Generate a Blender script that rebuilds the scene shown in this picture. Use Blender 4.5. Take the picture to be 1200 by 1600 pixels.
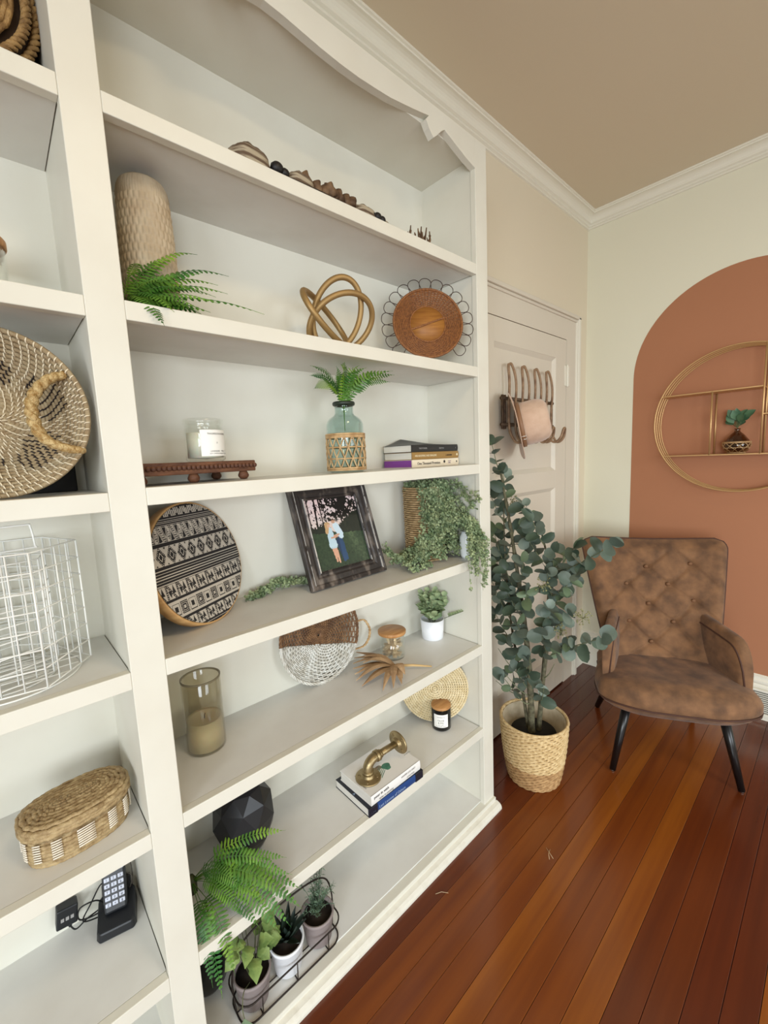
import bpy, bmesh, math, random
from mathutils import Vector, Matrix
R = random.Random(7)
PI = math.pi
sc = bpy.context.scene
for o in list(bpy.data.objects): bpy.data.objects.remove(o)
COL = sc.collection

# ------------------------------------------------------------------ camera
cd = bpy.data.cameras.new('camera'); cam = bpy.data.objects.new('camera', cd); COL.objects.link(cam)
cd.sensor_fit = 'VERTICAL'; cd.sensor_height = 24; cd.lens = 662.6617/1600*24; cd.clip_start = .01
_F = Vector((0.66697132, 0.73447491, -0.12528312)); _R = Vector((0.73589486, -0.67569259, -0.04356925)); _U = _R.cross(_F)
cam.matrix_world = Matrix(((_R.x, _U.x, -_F.x, 0), (_R.y, _U.y, -_F.y, -.8941), (_R.z, _U.z, -_F.z, 1.4228), (0, 0, 0, 1)))
sc.camera = cam
# ------------------------------------------------------------------ world, windows' daylight, exposure
W = bpy.data.worlds.new('world'); sc.world = W; W.use_nodes = True
bg = W.node_tree.nodes['Background']; bg.inputs[0].default_value = (.62, .78, 1, 1); bg.inputs[1].default_value = 1.2
def area(name, loc, rot, sx, sy, power, col, spread=3.14):
    l = bpy.data.lights.new(name, 'AREA'); l.shape = 'RECTANGLE'; l.size = sx; l.size_y = sy; l.energy = power; l.color = col; l.spread = spread
    o = bpy.data.objects.new(name, l); COL.objects.link(o); o.location = loc; o.rotation_euler = rot; return o
# daylight entering by the window in the left wall and the two in the wall behind the camera
area('window_daylight', (-2.52, -2.35, 1.35), (0, -PI/2+.30, 0), 1.4, 1.5, 64, (.88, .95, 1), 2.2)
area('window_daylight', (-1.55, -3.52, 1.35), (PI/2-.30, 0, -.15), 1.3, 1.3, 32, (.88, .95, 1), 2.2)
area('window_daylight', (1.2, -3.52, 1.35), (PI/2-.50, 0, -.35), 1.3, 1.3, 26, (.88, .95, 1), 2.2)
# added warm fill under the ceiling, yellows the upper room; no known fixture
area('warm_bounce_fill', (.5, -1.2, 2.66), (0, 0, 0), .35, .35, 8, (1, .78, .48), 3.14)
sc.view_settings.view_transform = 'Standard'; sc.view_settings.look = 'None'; sc.view_settings.gamma = 1
sc.view_settings.use_curve_mapping = False; sc.view_settings.exposure = 0.22

# ------------------------------------------------------------------ materials
def srgb(r, g, b):
    f = lambda c: (c/255/12.92) if c/255 <= .04045 else ((c/255+.055)/1.055)**2.4
    return (f(r), f(g), f(b), 1)
MATS = {}
def mat(name, col, rough=.5, metal=0, col2=None, scale=20, bump=0, bscale=60, stretch=(1, 1, 1), trans=0, ior=1.45, coat=0, spec=None,
        detail=4, lo=.35, hi=.65, sub=0, alpha=None, coord='Object', emit=None, vary=0, sheen=0):
    if name in MATS: return MATS[name]
    m = bpy.data.materials.new(name); m.use_nodes = True; nt = m.node_tree; N = nt.nodes; L = nt.links; b = N['Principled BSDF']
    c = srgb(*col); b.inputs['Base Color'].default_value = c; b.inputs['Roughness'].default_value = rough; b.inputs['Metallic'].default_value = metal
    b.inputs['IOR'].default_value = ior
    if trans: b.inputs['Transmission Weight'].default_value = trans
    if coat: b.inputs['Coat Weight'].default_value = coat; b.inputs['Coat Roughness'].default_value = .15
    if spec is not None: b.inputs['Specular IOR Level'].default_value = spec
    if sheen: b.inputs['Sheen Weight'].default_value = sheen
    if alpha is not None: b.inputs['Alpha'].default_value = alpha
    if sub: b.inputs['Subsurface Weight'].default_value = sub; b.inputs['Subsurface Scale'].default_value = .01
    if emit: b.inputs['Emission Color'].default_value = c; b.inputs['Emission Strength'].default_value = emit
    tc = N.new('ShaderNodeTexCoord'); mp = N.new('ShaderNodeMapping'); mp.inputs['Scale'].default_value = stretch; L.new(tc.outputs[coord], mp.inputs[0])
    out = None
    if col2:
        n = N.new('ShaderNodeTexNoise'); n.inputs['Scale'].default_value = scale; n.inputs['Detail'].default_value = detail; L.new(mp.outputs[0], n.inputs['Vector'])
        r = N.new('ShaderNodeValToRGB'); r.color_ramp.elements[0].color = c; r.color_ramp.elements[1].color = srgb(*col2)
        r.color_ramp.elements[0].position = lo; r.color_ramp.elements[1].position = hi
        L.new(n.outputs[0], r.inputs[0]); out = r.outputs[0]; L.new(out, b.inputs['Base Color'])
    if vary:
        oi = N.new('ShaderNodeObjectInfo'); h = N.new('ShaderNodeHueSaturation'); ma = N.new('ShaderNodeMath'); ma.operation = 'MULTIPLY_ADD'
        ma.inputs[1].default_value = vary; ma.inputs[2].default_value = 1-vary/2; L.new(oi.outputs['Random'], ma.inputs[0]); L.new(ma.outputs[0], h.inputs['Value'])
        if out: L.new(out, h.inputs['Color'])
        else: h.inputs['Color'].default_value = c
        L.new(h.outputs[0], b.inputs['Base Color'])
    if bump:
        n = N.new('ShaderNodeTexNoise'); n.inputs['Scale'].default_value = bscale; n.inputs['Detail'].default_value = 3; L.new(mp.outputs[0], n.inputs['Vector'])
        u = N.new('ShaderNodeBump'); u.inputs['Strength'].default_value = bump; u.inputs['Distance'].default_value = .004
        L.new(n.outputs[0], u.inputs['Height']); L.new(u.outputs[0], b.inputs['Normal'])
    MATS[name] = m; return m
def glassmat(name, tint, ior=1.45, rough=.02, absorb=None):
    # thin-walled glass: tinted see-through with a fresnel reflection
    m = bpy.data.materials.new(name); m.use_nodes = True; nt = m.node_tree; N = nt.nodes; L = nt.links; N.clear()
    o = N.new('ShaderNodeOutputMaterial'); mx = N.new('ShaderNodeMixShader'); tr = N.new('ShaderNodeBsdfTransparent'); gl = N.new('ShaderNodeBsdfGlossy'); fr = N.new('ShaderNodeLayerWeight')
    tr.inputs[0].default_value = srgb(*tint); gl.inputs['Roughness'].default_value = rough; gl.inputs[0].default_value = (1, 1, 1, 1); fr.inputs[0].default_value = .5
    pw_ = N.new('ShaderNodeMath'); pw_.operation = 'POWER'; pw_.inputs[1].default_value = 3; ma_ = N.new('ShaderNodeMath'); ma_.operation = 'MULTIPLY_ADD'; ma_.inputs[1].default_value = .55; ma_.inputs[2].default_value = .04; L.new(fr.outputs[1], pw_.inputs[0]); L.new(pw_.outputs[0], ma_.inputs[0]); L.new(ma_.outputs[0], mx.inputs[0]); L.new(tr.outputs[0], mx.inputs[1]); L.new(gl.outputs[0], mx.inputs[2]); L.new(mx.outputs[0], o.inputs[0]); MATS[name] = m; return m
def matvc(name, rough=.5, coat=0, metal=0):
    if name in MATS: return MATS[name]
    m = bpy.data.materials.new(name); m.use_nodes = True; b = m.node_tree.nodes['Principled BSDF']
    a = m.node_tree.nodes.new('ShaderNodeVertexColor'); a.layer_name = 'print'; m.node_tree.links.new(a.outputs[0], b.inputs['Base Color'])
    b.inputs['Roughness'].default_value = rough; b.inputs['Coat Weight'].default_value = coat; MATS[name] = m; return m

wall_m = mat('wall_paint', (220, 208, 184), .75, bump=.08, bscale=35, coord='Object')
wallx_m = mat('cream_wall_paint', (224, 220, 198), .7, bump=.08, bscale=35)
ceil_m = mat('ceiling_paint', (214, 200, 176), .8, bump=.05, bscale=30)
white_m = mat('white_gloss_paint', (220, 217, 204), .42, bump=.1, bscale=18, col2=(215, 211, 197), scale=6, lo=.4, hi=.7)
shelf_m = mat('shelf_top_paint', (221, 220, 215), .42, bump=.1, bscale=22, col2=(213, 211, 205), scale=9, lo=.4, hi=.75)
trim_m = mat('trim_paint', (228, 223, 207), .42, bump=.1, bscale=20)
door_m = mat('door_paint', (213, 204, 187), .45, bump=.12, bscale=25)
terra_m = mat('terracotta_wall_paint', (169, 114, 81), .72, bump=.08, bscale=40)
crack_m = mat('dark_joint', (60, 50, 40), .9)

# ------------------------------------------------------------------ mesh helpers
class MB:
    def __init__(s): s.v = []; s.f = []; s.sm = []; s.c = []
    def add(s, vs, fs, smooth=False, M=None, col=None):
        o = len(s.v)
        s.v += [tuple(M @ Vector(v)) if M is not None else tuple(v) for v in vs]
        s.f += [tuple(i+o for i in f) for f in fs]; s.sm += [smooth]*len(fs); s.c += [col]*len(fs); return s
    def box(s, x0, x1, y0, y1, z0, z1, M=None, col=None):
        vs = [(x, y, z) for x in (x0, x1) for y in (y0, y1) for z in (z0, z1)]
        return s.add(vs, [(0, 1, 3, 2), (4, 6, 7, 5), (0, 4, 5, 1), (2, 3, 7, 6), (0, 2, 6, 4), (1, 5, 7, 3)], False, M, col)
    def lathe(s, prof, n=48, M=None, close=False, smooth=True, col=None, dr=None):
        vs = []; fs = []; m = len(prof)
        for i in range(n):
            a = 2*PI*i/n
            for j, (r, z) in enumerate(prof):
                q = r*(1+(dr(a, z) if dr else 0)); vs.append((q*math.cos(a), q*math.sin(a), z))
        for i in range(n):
            k = (i+1) % n
            for j in range(m-1 if not close else m):
                l = (j+1) % m; fs.append((i*m+j, k*m+j, k*m+l, i*m+l))
        if not close:
            if prof[0][0] > 1e-5: fs.append(tuple(i*m for i in range(n))[::-1])
            if prof[-1][0] > 1e-5: fs.append(tuple(i*m+m-1 for i in range(n)))
        return s.add(vs, fs, smooth, M, col)
    def tube(s, pts, r, n=6, closed=False, M=None, col=None, cap=True):
        P = [Vector(p) for p in pts]; m = len(P); rad = r if isinstance(r, (list, tuple)) else [r]*m
        T = []
        for i in range(m):
            a = P[(i-1) % m] if (closed or i > 0) else P[0]; b = P[(i+1) % m] if (closed or i < m-1) else P[-1]
            t = (b-a); T.append(t.normalized() if t.length > 1e-9 else Vector((0, 0, 1)))
        up = Vector((0, 0, 1)) if abs(T[0].z) < .9 else Vector((1, 0, 0)); nrm = (up-T[0]*up.dot(T[0])).normalized(); vs = []; NN = []
        for i in range(m):
            nrm = nrm-T[i]*nrm.dot(T[i]); nrm = nrm.normalized() if nrm.length > 1e-6 else T[i].orthogonal().normalized(); NN.append(nrm)
        tw = 0
        if closed:
            e = nrm-T[0]*nrm.dot(T[0]); e.normalize(); tw = math.atan2(T[0].dot(e.cross(NN[0])), e.dot(NN[0]))
        for i in range(m):
            nrm = NN[i]; bi = T[i].cross(nrm)
            for k in range(n):
                a = 2*PI*k/n+tw*i/m; vs.append(P[i]+(nrm*math.cos(a)+bi*math.sin(a))*rad[i])
        fs = []
        for i in range(m if closed else m-1):
            j = (i+1) % m
            for k in range(n):
                l = (k+1) % n; fs.append((i*n+k, i*n+l, j*n+l, j*n+k))
        if not closed and cap: fs += [tuple(range(n))[::-1], tuple((m-1)*n+k for k in range(n))]
        return s.add(vs, fs, True, M, col)
    def prism(s, outline, z0, z1, M=None, smooth=False, col=None):
        n = len(outline); vs = [(x, y, z0) for x, y in outline]+[(x, y, z1) for x, y in outline]
        fs = [tuple(range(n))[::-1], tuple(range(n, 2*n))]+[(i, (i+1) % n, (i+1) % n+n, i+n) for i in range(n)]
        return s.add(vs, fs, smooth, M, col)
    def grid(s, fn, nu, nv, M=None, smooth=True, cu=False, cv=False, col=None):
        vs = [fn(i/(nu if cu else nu-1), j/(nv if cv else nv-1)) for i in range(nu) for j in range(nv)]; fs = []
        for i in range(nu if cu else nu-1):
            for j in range(nv if cv else nv-1):
                a, b = i, (i+1) % nu; c, d = j, (j+1) % nv
                fs.append((a*nv+c, b*nv+c, b*nv+d, a*nv+d))
        return s.add(vs, fs, smooth, M, col)
    def ball(s, c, r, n=10, m=7, sc=(1, 1, 1), M=None):
        def fn(u, v):
            a = 2*PI*u; b = PI*v; return (c[0]+r*sc[0]*math.sin(b)*math.cos(a), c[1]+r*sc[1]*math.sin(b)*math.sin(a), c[2]+r*sc[2]*math.cos(b))
        return s.grid(fn, n, m, M, True, cu=True)
    def mesh(s, name, mt):
        me = bpy.data.meshes.new(name); me.from_pydata(s.v, [], s.f)
        me.polygons.foreach_set('use_smooth', s.sm)
        if any(c is not None for c in s.c):
            ca = me.color_attributes.new('print', 'FLOAT_COLOR', 'CORNER'); k = 0
            buf = []
            for p, c in zip(me.polygons, s.c):
                cc = c or (1, 1, 1, 1)
                buf += list(cc)*p.loop_total
            ca.data.foreach_set('color', buf)
        me.materials.append(mt); return me
    def build(s, name, mt, parent=None, label=None, kind=None, bevel=0, fix=True):
        me = s.mesh(name, mt)
        if fix:
            b = bmesh.new(); b.from_mesh(me); bmesh.ops.recalc_face_normals(b, faces=b.faces); b.to_mesh(me); b.free()
        o = bpy.data.objects.new(name, me); COL.objects.link(o)
        if parent: o.parent = parent
        if label: o['label'] = label
        if kind: o['kind'] = kind
        if bevel:
            md = o.modifiers.new('bevel', 'BEVEL'); md.width = bevel; md.segments = 2; md.limit_method = 'ANGLE'; md.angle_limit = .7
        return o
def thing(name, label, cat, loc=(0, 0, 0), rz=0, group=None, rot=None):
    o = bpy.data.objects.new(name, None); COL.objects.link(o); o.empty_display_size = .02
    o.location = loc; o.rotation_euler = rot if rot else (0, 0, rz); o['label'] = label; o['category'] = cat
    if group: o['group'] = group
    return o
def tag(o, label, cat, group=None):
    o['label'] = label; o['category'] = cat
    if group: o['group'] = group
    return o
def struct(name, mb, mt, **k):
    o = mb.build(name, mt, **k); o['kind'] = 'structure'; return o
def share(o, name=None, parent=None, loc=None, rot=None, scale=None, M=None):
    c = o.copy(); COL.objects.link(c)
    if parent: c.parent = parent
    if M is not None: c.matrix_local = M
    if loc is not None: c.location = loc
    if rot is not None: c.rotation_euler = rot
    if scale is not None: c.scale = scale
    return c
def text(name, s, size, mt, parent, M, depth=.0003, align='LEFT', label=None, sx=1):
    cu = bpy.data.curves.new(name, 'FONT'); cu.body = s; cu.size = size; cu.extrude = depth; cu.align_x = align; cu.resolution_u = 2
    t = bpy.data.objects.new(name+'_c', cu); COL.objects.link(t); dg = bpy.context.evaluated_depsgraph_get()
    me = bpy.data.meshes.new_from_object(t.evaluated_get(dg)); bpy.data.objects.remove(t); me.materials.clear(); me.materials.append(mt)
    o = bpy.data.objects.new(name, me); COL.objects.link(o); o.parent = parent; o.matrix_local = M @ Matrix.Diagonal((sx, 1, 1, 1))
    if label: o['label'] = label
    return o
T = Matrix.Translation
def RX(a): return Matrix.Rotation(a, 4, 'X')
def RY(a): return Matrix.Rotation(a, 4, 'Y')
def RZ(a): return Matrix.Rotation(a, 4, 'Z')
def cat(P, n=8, closed=False):
    # Catmull-Rom through the points
    P = [Vector(p) for p in P]; out = []; m = len(P)
    for i in range(m if closed else m-1):
        if closed: a, b, c, d = P[i-1], P[i], P[(i+1) % m], P[(i+2) % m]
        else: a, b, c, d = P[max(i-1, 0)], P[i], P[i+1], P[min(i+2, m-1)]
        for k in range(n):
            t = k/n; out.append(.5*((2*b)+(c-a)*t+(2*a-5*b+4*c-d)*t*t+(3*b-a-3*c+d)*t**3))
    if not closed: out.append(P[-1])
    return out

# ------------------------------------------------------------------ room
WY, WX, CZ = .2505, 2.7874, 2.79
S1, S2, S3, S4, S5, S6, S7 = 2.0604, 1.7236, 1.3871, 1.0453, .7053, .3679, .045
fl = MB().box(-2.6, WX+.02, -3.6, WY+.02, -.06, -.012); floor = struct('floor', fl, mat('subfloor', (50, 25, 15), .9))
# floor boards run along the shelf wall; each board has its own tone of old fir
def plank_mat(i, a, b):
    m = mat('fir_board_%d' % i, a, .27, col2=b, scale=3.2, stretch=(.35, 7, 1), lo=.3, hi=.7, bump=.05, bscale=6, coat=.35, detail=6, spec=.45)
    return m
PM = [plank_mat(0, (84, 36, 14), (104, 48, 17)), plank_mat(1, (146, 82, 24), (118, 60, 18)), plank_mat(2, (108, 52, 18), (128, 66, 20)),
      plank_mat(3, (74, 29, 13), (92, 38, 16)), plank_mat(4, (128, 66, 20), (102, 48, 16))]
seq = [3, 3, 3, 3, 0, 4, 4, 2, 1, 4, 2, 1, 0, 0, 3, 4, 2, 3, 0, 4, 2]
pw = .0675; y = .2505; i = 0
while y > -3.55:
    k = seq[i] if i < len(seq) else R.randrange(5)
    xs = [-2.55]+sorted(R.uniform(-2, 2.6) for _ in range(R.choice((1, 1, 2))))+[WX]
    if i < 14: xs = [-2.55, R.uniform(-2.2, -.6), WX]
    for a, b in zip(xs, xs[1:]):
        if b-a < .15: continue
        mb = MB().box(a+.0006, b-.0006, y-pw+.0006, y-.0006, -.012, R.uniform(-.0004, .0))
        o = mb.build('plank', PM[k], floor, bevel=.0008)
        o['kind'] = 'structure'
        if b-a < 2 and i > 13: k = R.randrange(5)
    y -= pw; i += 1
struct('ceiling', MB().box(-2.6, WX+.1, -3.6, WY+.35, CZ, CZ+.05), ceil_m)
# wall holding the door, right of the bookcase, and the strip above the bookcase
w = MB().box(1.345, WX+.1, WY, WY+.1, 0, CZ); w.box(-2.6, 1.345, WY, WY+.1, 2.43, CZ); w.box(-2.6, -1.0, WY, WY+.1, 0, 2.43)
w.box(-1.0, 1.345, .34, .40, 0, 2.45)
struct('wall_left', w, wall_m)
struct('wall_back', MB().box(WX, WX+.1, -3.6, WY, 0, CZ), wallx_m)
# hidden walls with window openings behind the camera
w = MB(); w.box(-2.7, -2.6, -3.6, -3.15, 0, CZ); w.box(-2.7, -2.6, -1.55, WY, 0, CZ); w.box(-2.7, -2.6, -3.15, -1.55, 0, .6); w.box(-2.7, -2.6, -3.15, -1.55, 2.1, CZ)
struct('wall_front', w, wallx_m)
w = MB(); w.box(-2.6, -2.25, -3.7, -3.6, 0, CZ); w.box(-.85, .5, -3.7, -3.6, 0, CZ); w.box(1.9, WX+.1, -3.7, -3.6, 0, CZ)
for a, b in ((-2.25, -.85), (.5, 1.9)): w.box(a, b, -3.7, -3.6, 0, .7); w.box(a, b, -3.7, -3.6, 2.05, CZ)
struct('wall_right', w, wallx_m)
glass_m = mat('window_glass', (255, 255, 255), .02, trans=1)
def window(n, x0, x1, y0, y1, z0, z1):
    f = MB(); t = .05
    if x1-x0 > y1-y0:
        f.box(x0, x1, y0, y1, z0, z0+t); f.box(x0, x1, y0, y1, z1-t, z1); f.box(x0, x0+t, y0, y1, z0, z1); f.box(x1-t, x1, y0, y1, z0, z1); f.box(x0, x1, y0, y1, (z0+z1)/2-.02, (z0+z1)/2+.02)
    else:
        f.box(x0, x1, y0, y1, z0, z0+t); f.box(x0, x1, y0, y1, z1-t, z1); f.box(x0, x1, y0, y0+t, z0, z1); f.box(x0, x1, y1-t, y1, z0, z1); f.box(x0, x1, y0, y1, (z0+z1)/2-.02, (z0+z1)/2+.02)
    struct('window_%d' % n, f, trim_m)
window(1, -2.66, -2.62, -3.15, -1.55, .6, 2.1); window(2, -2.25, -.85, -3.66, -3.62, .7, 2.05); window(3, .5, 1.9, -3.66, -3.62, .7, 2.05)
# painted arch: a thin coat of terracotta paint
pts = [(-.02-.0*i, 0) for i in range(1)]; c_y, c_z, rr = -.503, 1.81, .483
out = [(c_y+rr, .235)]+[(c_y+rr*math.cos(a*PI/48), c_z+rr*math.sin(a*PI/48)) for a in range(49)]+[(c_y-rr, .235)]
arch = MB().prism(out, 0, .0012, M=Matrix(((0, 0, -1, WX), (1, 0, 0, 0), (0, 1, 0, 0), (0, 0, 0, 1))))
struct('trim_1', arch, terra_m)
# crown moulding
def molding(name, prof, p0, p1, nrm, z, mt, m0=0, m1=0, tops=True):
    # prof: (out from wall, down) pairs ; runs p0->p1 ; m0/m1 mitre amount per unit out
    P0 = Vector((p0[0], p0[1], z)); P1 = Vector((p1[0], p1[1], z)); d = (P1-P0).normalized(); n = Vector((nrm[0], nrm[1], 0)); mb = MB(); vs = []
    for o_, h_ in prof: vs.append(P0+d*(o_*m0)+n*o_+Vector((0, 0, h_)))
    for o_, h_ in prof: vs.append(P1-d*(o_*m1)+n*o_+Vector((0, 0, h_)))
    k = len(prof); fs = [(i, (i+1) % k, (i+1) % k+k, i+k) for i in range(k)]+[tuple(range(k)), tuple(range(k, 2*k))]
    mb.add(vs, fs); return struct(name, mb, mt)
crown = [(0, 0), (.066, 0), (.066, -.008), (.060, -.010), (.059, -.015)]+[(.059-.034*math.sin(t*PI/12)*1.0, -.015-.032*(1-math.cos(t*PI/12))) for t in range(1, 7)]+[(.020, -.050), (.016, -.052), (.016, -.060), (.008, -.064), (.008, -.071), (0, -.073)]
molding('trim_2', crown, (-2.6, WY), (WX, WY), (0, -1), CZ, trim_m, 1, 1)
molding('trim_3', crown, (WX, -3.6), (WX, WY), (-1, 0), CZ, trim_m, 1, 1)
# baseboard along the back wall
bb = [(0, 0), (.016, 0), (.016, .165), (.020, .170), (.020, .178), (.012, .186), (.018, .196), (.018, .205), (.010, .214), (.010, .226), (0, .232)]
molding('baseboard_back', bb, (WX, -3.6), (WX, WY), (-1, 0), 0, trim_m, 1, 0)
molding('baseboard_left', [(0, 0), (.016, 0), (.016, .12), (.008, .13), (0, .13)], (2.60, WY), (WX, WY), (0, -1), 0, trim_m)
# return-air grille in the baseboard
g = thing('floor_register', 'white louvred return-air grille set into the baseboard right of the chair', 'vent', (WX-.0165, -.80, .11))
mb = MB(); mb.box(-.010, 0, -.20, .20, .045, .055); mb.box(-.010, 0, -.20, .20, -.085, -.072); mb.box(-.010, 0, .19, .20, -.085, .055); mb.box(-.010, 0, -.20, -.19, -.085, .055)
mb.build('frame', trim_m, g)
mb = MB(); mb.box(-.0015, 0, -.19, .19, -.072, .045); mb.build('backing', mat('grille_dark', (120, 118, 112), .8), g)
s_ = MB(); s_.box(-.008, -.002, -.19, .19, -.0015, .0015)
s0 = s_.build('slat', trim_m, g)
for k in range(11):
    s = s0 if k == 0 else share(s0, parent=g); s.location = (0, 0, -.065+k*.0105); s.rotation_euler = (0, .5, 0)

# ------------------------------------------------------------------ door
D0 = WY
door = struct('door_1', MB().box(1.63, 2.447, D0-.012, D0-.001, .01, 2.034), door_m)
def part(name, mb, mt, parent, **k): return mb.build(name, mt, parent, **k)
st = [(1.63, 1.725, .01, 2.034), (2.325, 2.447, .01, 2.034)]
for a, b, c, d in st: part('stile', MB().box(a, b, D0-.030, D0-.012, c, d), door_m, door, bevel=.001)
for c, d in ((1.925, 2.034), (1.218, 1.315), (.86, .955), (.01, .22)): part('rail', MB().box(1.725, 2.325, D0-.030, D0-.012, c, d), door_m, door, bevel=.001)
for c, d in ((1.315, 1.925), (.955, 1.218), (.22, .86)):
    mb = MB(); b_ = .02   # sloping sticking round the panel
    o4 = [(1.725, c), (2.325, c), (2.325, d), (1.725, d)]; i4 = [(1.725+b_, c+b_), (2.325-b_, c+b_), (2.325-b_, d-b_), (1.725+b_, d-b_)]
    vs = [(x, D0-.028, z) for x, z in o4]+[(x, D0-.0125, z) for x, z in i4]+[(x, D0-.012, z) for x, z in o4]
    mb.add(vs, [(0, 1, 5, 4), (1, 2, 6, 5), (2, 3, 7, 6), (3, 0, 4, 7)]); part('panel_moulding', mb, door_m, door, fix=False)
    part('panel', MB().box(1.725+b_, 2.325-b_, D0-.0140, D0-.0120, c+b_, d-b_), door_m, door)
for zz in (1.84, .25):
    h = MB().box(2.452, 2.476, D0-.036, D0-.030, zz-.055, zz+.055); h.box(2.424, 2.447, D0-.033, D0-.030, zz-.055, zz+.055)
    h.tube([(2.449, D0-.037, zz-.060), (2.449, D0-.037, zz+.060)], .005, 8)
    for q in (-.04, 0, .04): h.ball((2.464, D0-.036, zz+q), .004, 8, 5)
    h.build('hinge', trim_m, door, bevel=.001)
# casing: flat jamb boards and moulded backband, head casing across the top
cs = struct('trim_4', MB().box(2.452, 2.575, D0-.030, D0, 0, 2.15), door_m)
MB().box(1.50, 2.452, D0-.030, D0, 2.038, 2.15).build('head_casing', door_m, cs)
MB().box(1.50, 1.626, D0-.030, D0, 0, 2.038).build('side_casing', door_m, cs)
bm_ = MB().box(2.575, 2.600, D0-.048, D0, 0, 2.175); bm_.box(2.566, 2.575, D0-.038, D0, 0, 2.15); bm_.build('backband', trim_m, cs, bevel=.003)
bm_ = MB().box(1.48, 2.600, D0-.048, D0, 2.162, 2.182); bm_.box(1.48, 2.575, D0-.038, D0, 2.148, 2.162); bm_.build('head_backband', door_m, cs, bevel=.003)

# ------------------------------------------------------------------ bookcase
bc = thing('bookcase', 'tall white painted bookcase with seven shelf levels in two bays along the left wall', 'bookcase', (0, 0, 0))
P0, P1, SR, SE, TOP = .1472, .2081, 1.2828, 1.3477, 2.4466
LX = -.62     # left end of the left bay
MB().box(P0, P1, -.0, .020, 0, TOP-.085).build('centre_stile', white_m, bc, bevel=.0015)
MB().box(SR, SE, 0, .020, 0, TOP).build('end_stile', white_m, bc, bevel=.0015)
MB().box(LX-.06, LX, 0, .020, 0, TOP).build('left_stile', white_m, bc, bevel=.0015)
MB().box(P0+.0015, P1-.0015, .020, .32, .01, TOP-.02).build('divider_panel', white_m, bc)
MB().box(SR+.004, SE-.003, .020, .30, .01, TOP-.02).build('end_panel', white_m, bc)
MB().box(LX-.05, LX-.004, .020, .32, .01, TOP-.02).build('left_panel', white_m, bc)
MB().box(LX-.06, SE-.004, .0205, .245, TOP-.012, TOP-.001).build('top_board', white_m, bc)
MB().box(LX, SR+.004, .020, .30, TOP-.052, TOP-.034).build('inner_ceiling', white_m, bc)
def back(z0, z1, y0, y1, x0=P1-.01, x1=SR+.01):
    mb = MB(); vs = [(x0, y0, z0), (x1, y0, z0), (x1, y1, z1), (x0, y1, z1), (x0, .32, z0), (x1, .32, z0), (x1, .32, z1), (x0, .32, z1)]
    mb.add(vs, [(0, 1, 2, 3), (4, 5, 6, 7), (0, 1, 5, 4), (2, 3, 7, 6), (0, 3, 7, 4), (1, 2, 6, 5)]); return mb.build('back_panel', white_m, bc)
zz = [.03, S6-.015, S5-.015, S4-.015, S3-.015, S2-.015, S1-.015, TOP-.04]
yb = [.255, .275, .275, .262, .250, .238, .240, .240]
for k in range(7):
    back(zz[k], zz[k+1], yb[k], yb[k+1]); back(zz[k], zz[k+1], yb[k], yb[k+1], LX-.01, P0+.0015)
def shelf(x0, x1, z, y1):
    MB().box(x0, x1, .0205, y1+.02, z-.030, z).build('shelf', shelf_m, bc, bevel=.001)
    MB().box(x0, x1, .0, .020, z-.0335, z+.0005).build('shelf_edge', white_m, bc, bevel=.0015)
for z, y1 in ((S1, .245), (S2, .245), (S3, .255), (S4, .265), (S5, .28), (S6, .28)):
    shelf(P1, SR, z, y1); shelf(LX, P0, z-.0045, y1)
MB().box(LX, SR+.004, .020, .26, S7-.02, S7).build('bottom_board', shelf_m, bc)
MB().box(LX-.06, SE, -.010, .020, .0, S7-.004).build('toe_board', white_m, bc, bevel=.002)
mb = MB(); mb.add(*(lambda pr: ([(x, y, z) for x in (LX-.06, SE+.004) for y, z in pr], [tuple(range(len(pr))), tuple(range(len(pr), 2*len(pr)))]+[(i, (i+1) % len(pr), (i+1) % len(pr)+len(pr), i+len(pr)) for i in range(len(pr))]))([(-.010, 0), (-.034, 0), (-.034, .008), (-.031, .016), (-.024, .022), (-.010, .026)]))
mb.build('quarter_round', mat('scuffed_white_paint', (222, 218, 205), .6, col2=(208, 202, 186), scale=30, lo=.5, hi=.8), bc)
# shaped valance under the top rail
val = [(P1-.03, TOP), (SR, TOP), (SR, 2.356), (1.240, 2.366), (1.192, 2.381), (1.150, 2.395), (1.127, 2.402), (1.112, 2.392), (1.090, 2.370), (1.0747, 2.358), (1.0560, 2.376), (1.043, 2.393), (1.052, 2.404), (1.057, 2.409)]
val += [(1.02, 2.4015), (.985, 2.395), (.950, 2.389), (.90, 2.381), (.85, 2.377), (.79, 2.3735), (.7321, 2.374), (.68, 2.377), (.6272, 2.382), (.58, 2.387), (.534, 2.389), (.49, 2.384), (.45, 2.376), (.43, 2.358), (.40, 2.394), (.36, 2.398), (.30, 2.383), (P1, 2.356), (P1-.03, 2.356)]
Mv = Matrix(((1, 0, 0, 0), (0, 0, -1, .020), (0, 1, 0, 0), (0, 0, 0, 1)))
MB().prism(val, 0, .0205, M=Mv).build('valance', white_m, bc)
val2 = [(LX, TOP), (P1-.03, TOP), (P1-.03, 2.356), (P0, 2.356), (.1, 2.37), (-.1, 2.38), (-.3, 2.38), (-.5, 2.37), (LX, 2.356)]
MB().prism(val2, 0, .0205, M=Mv).build('valance', white_m, bc)

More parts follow.
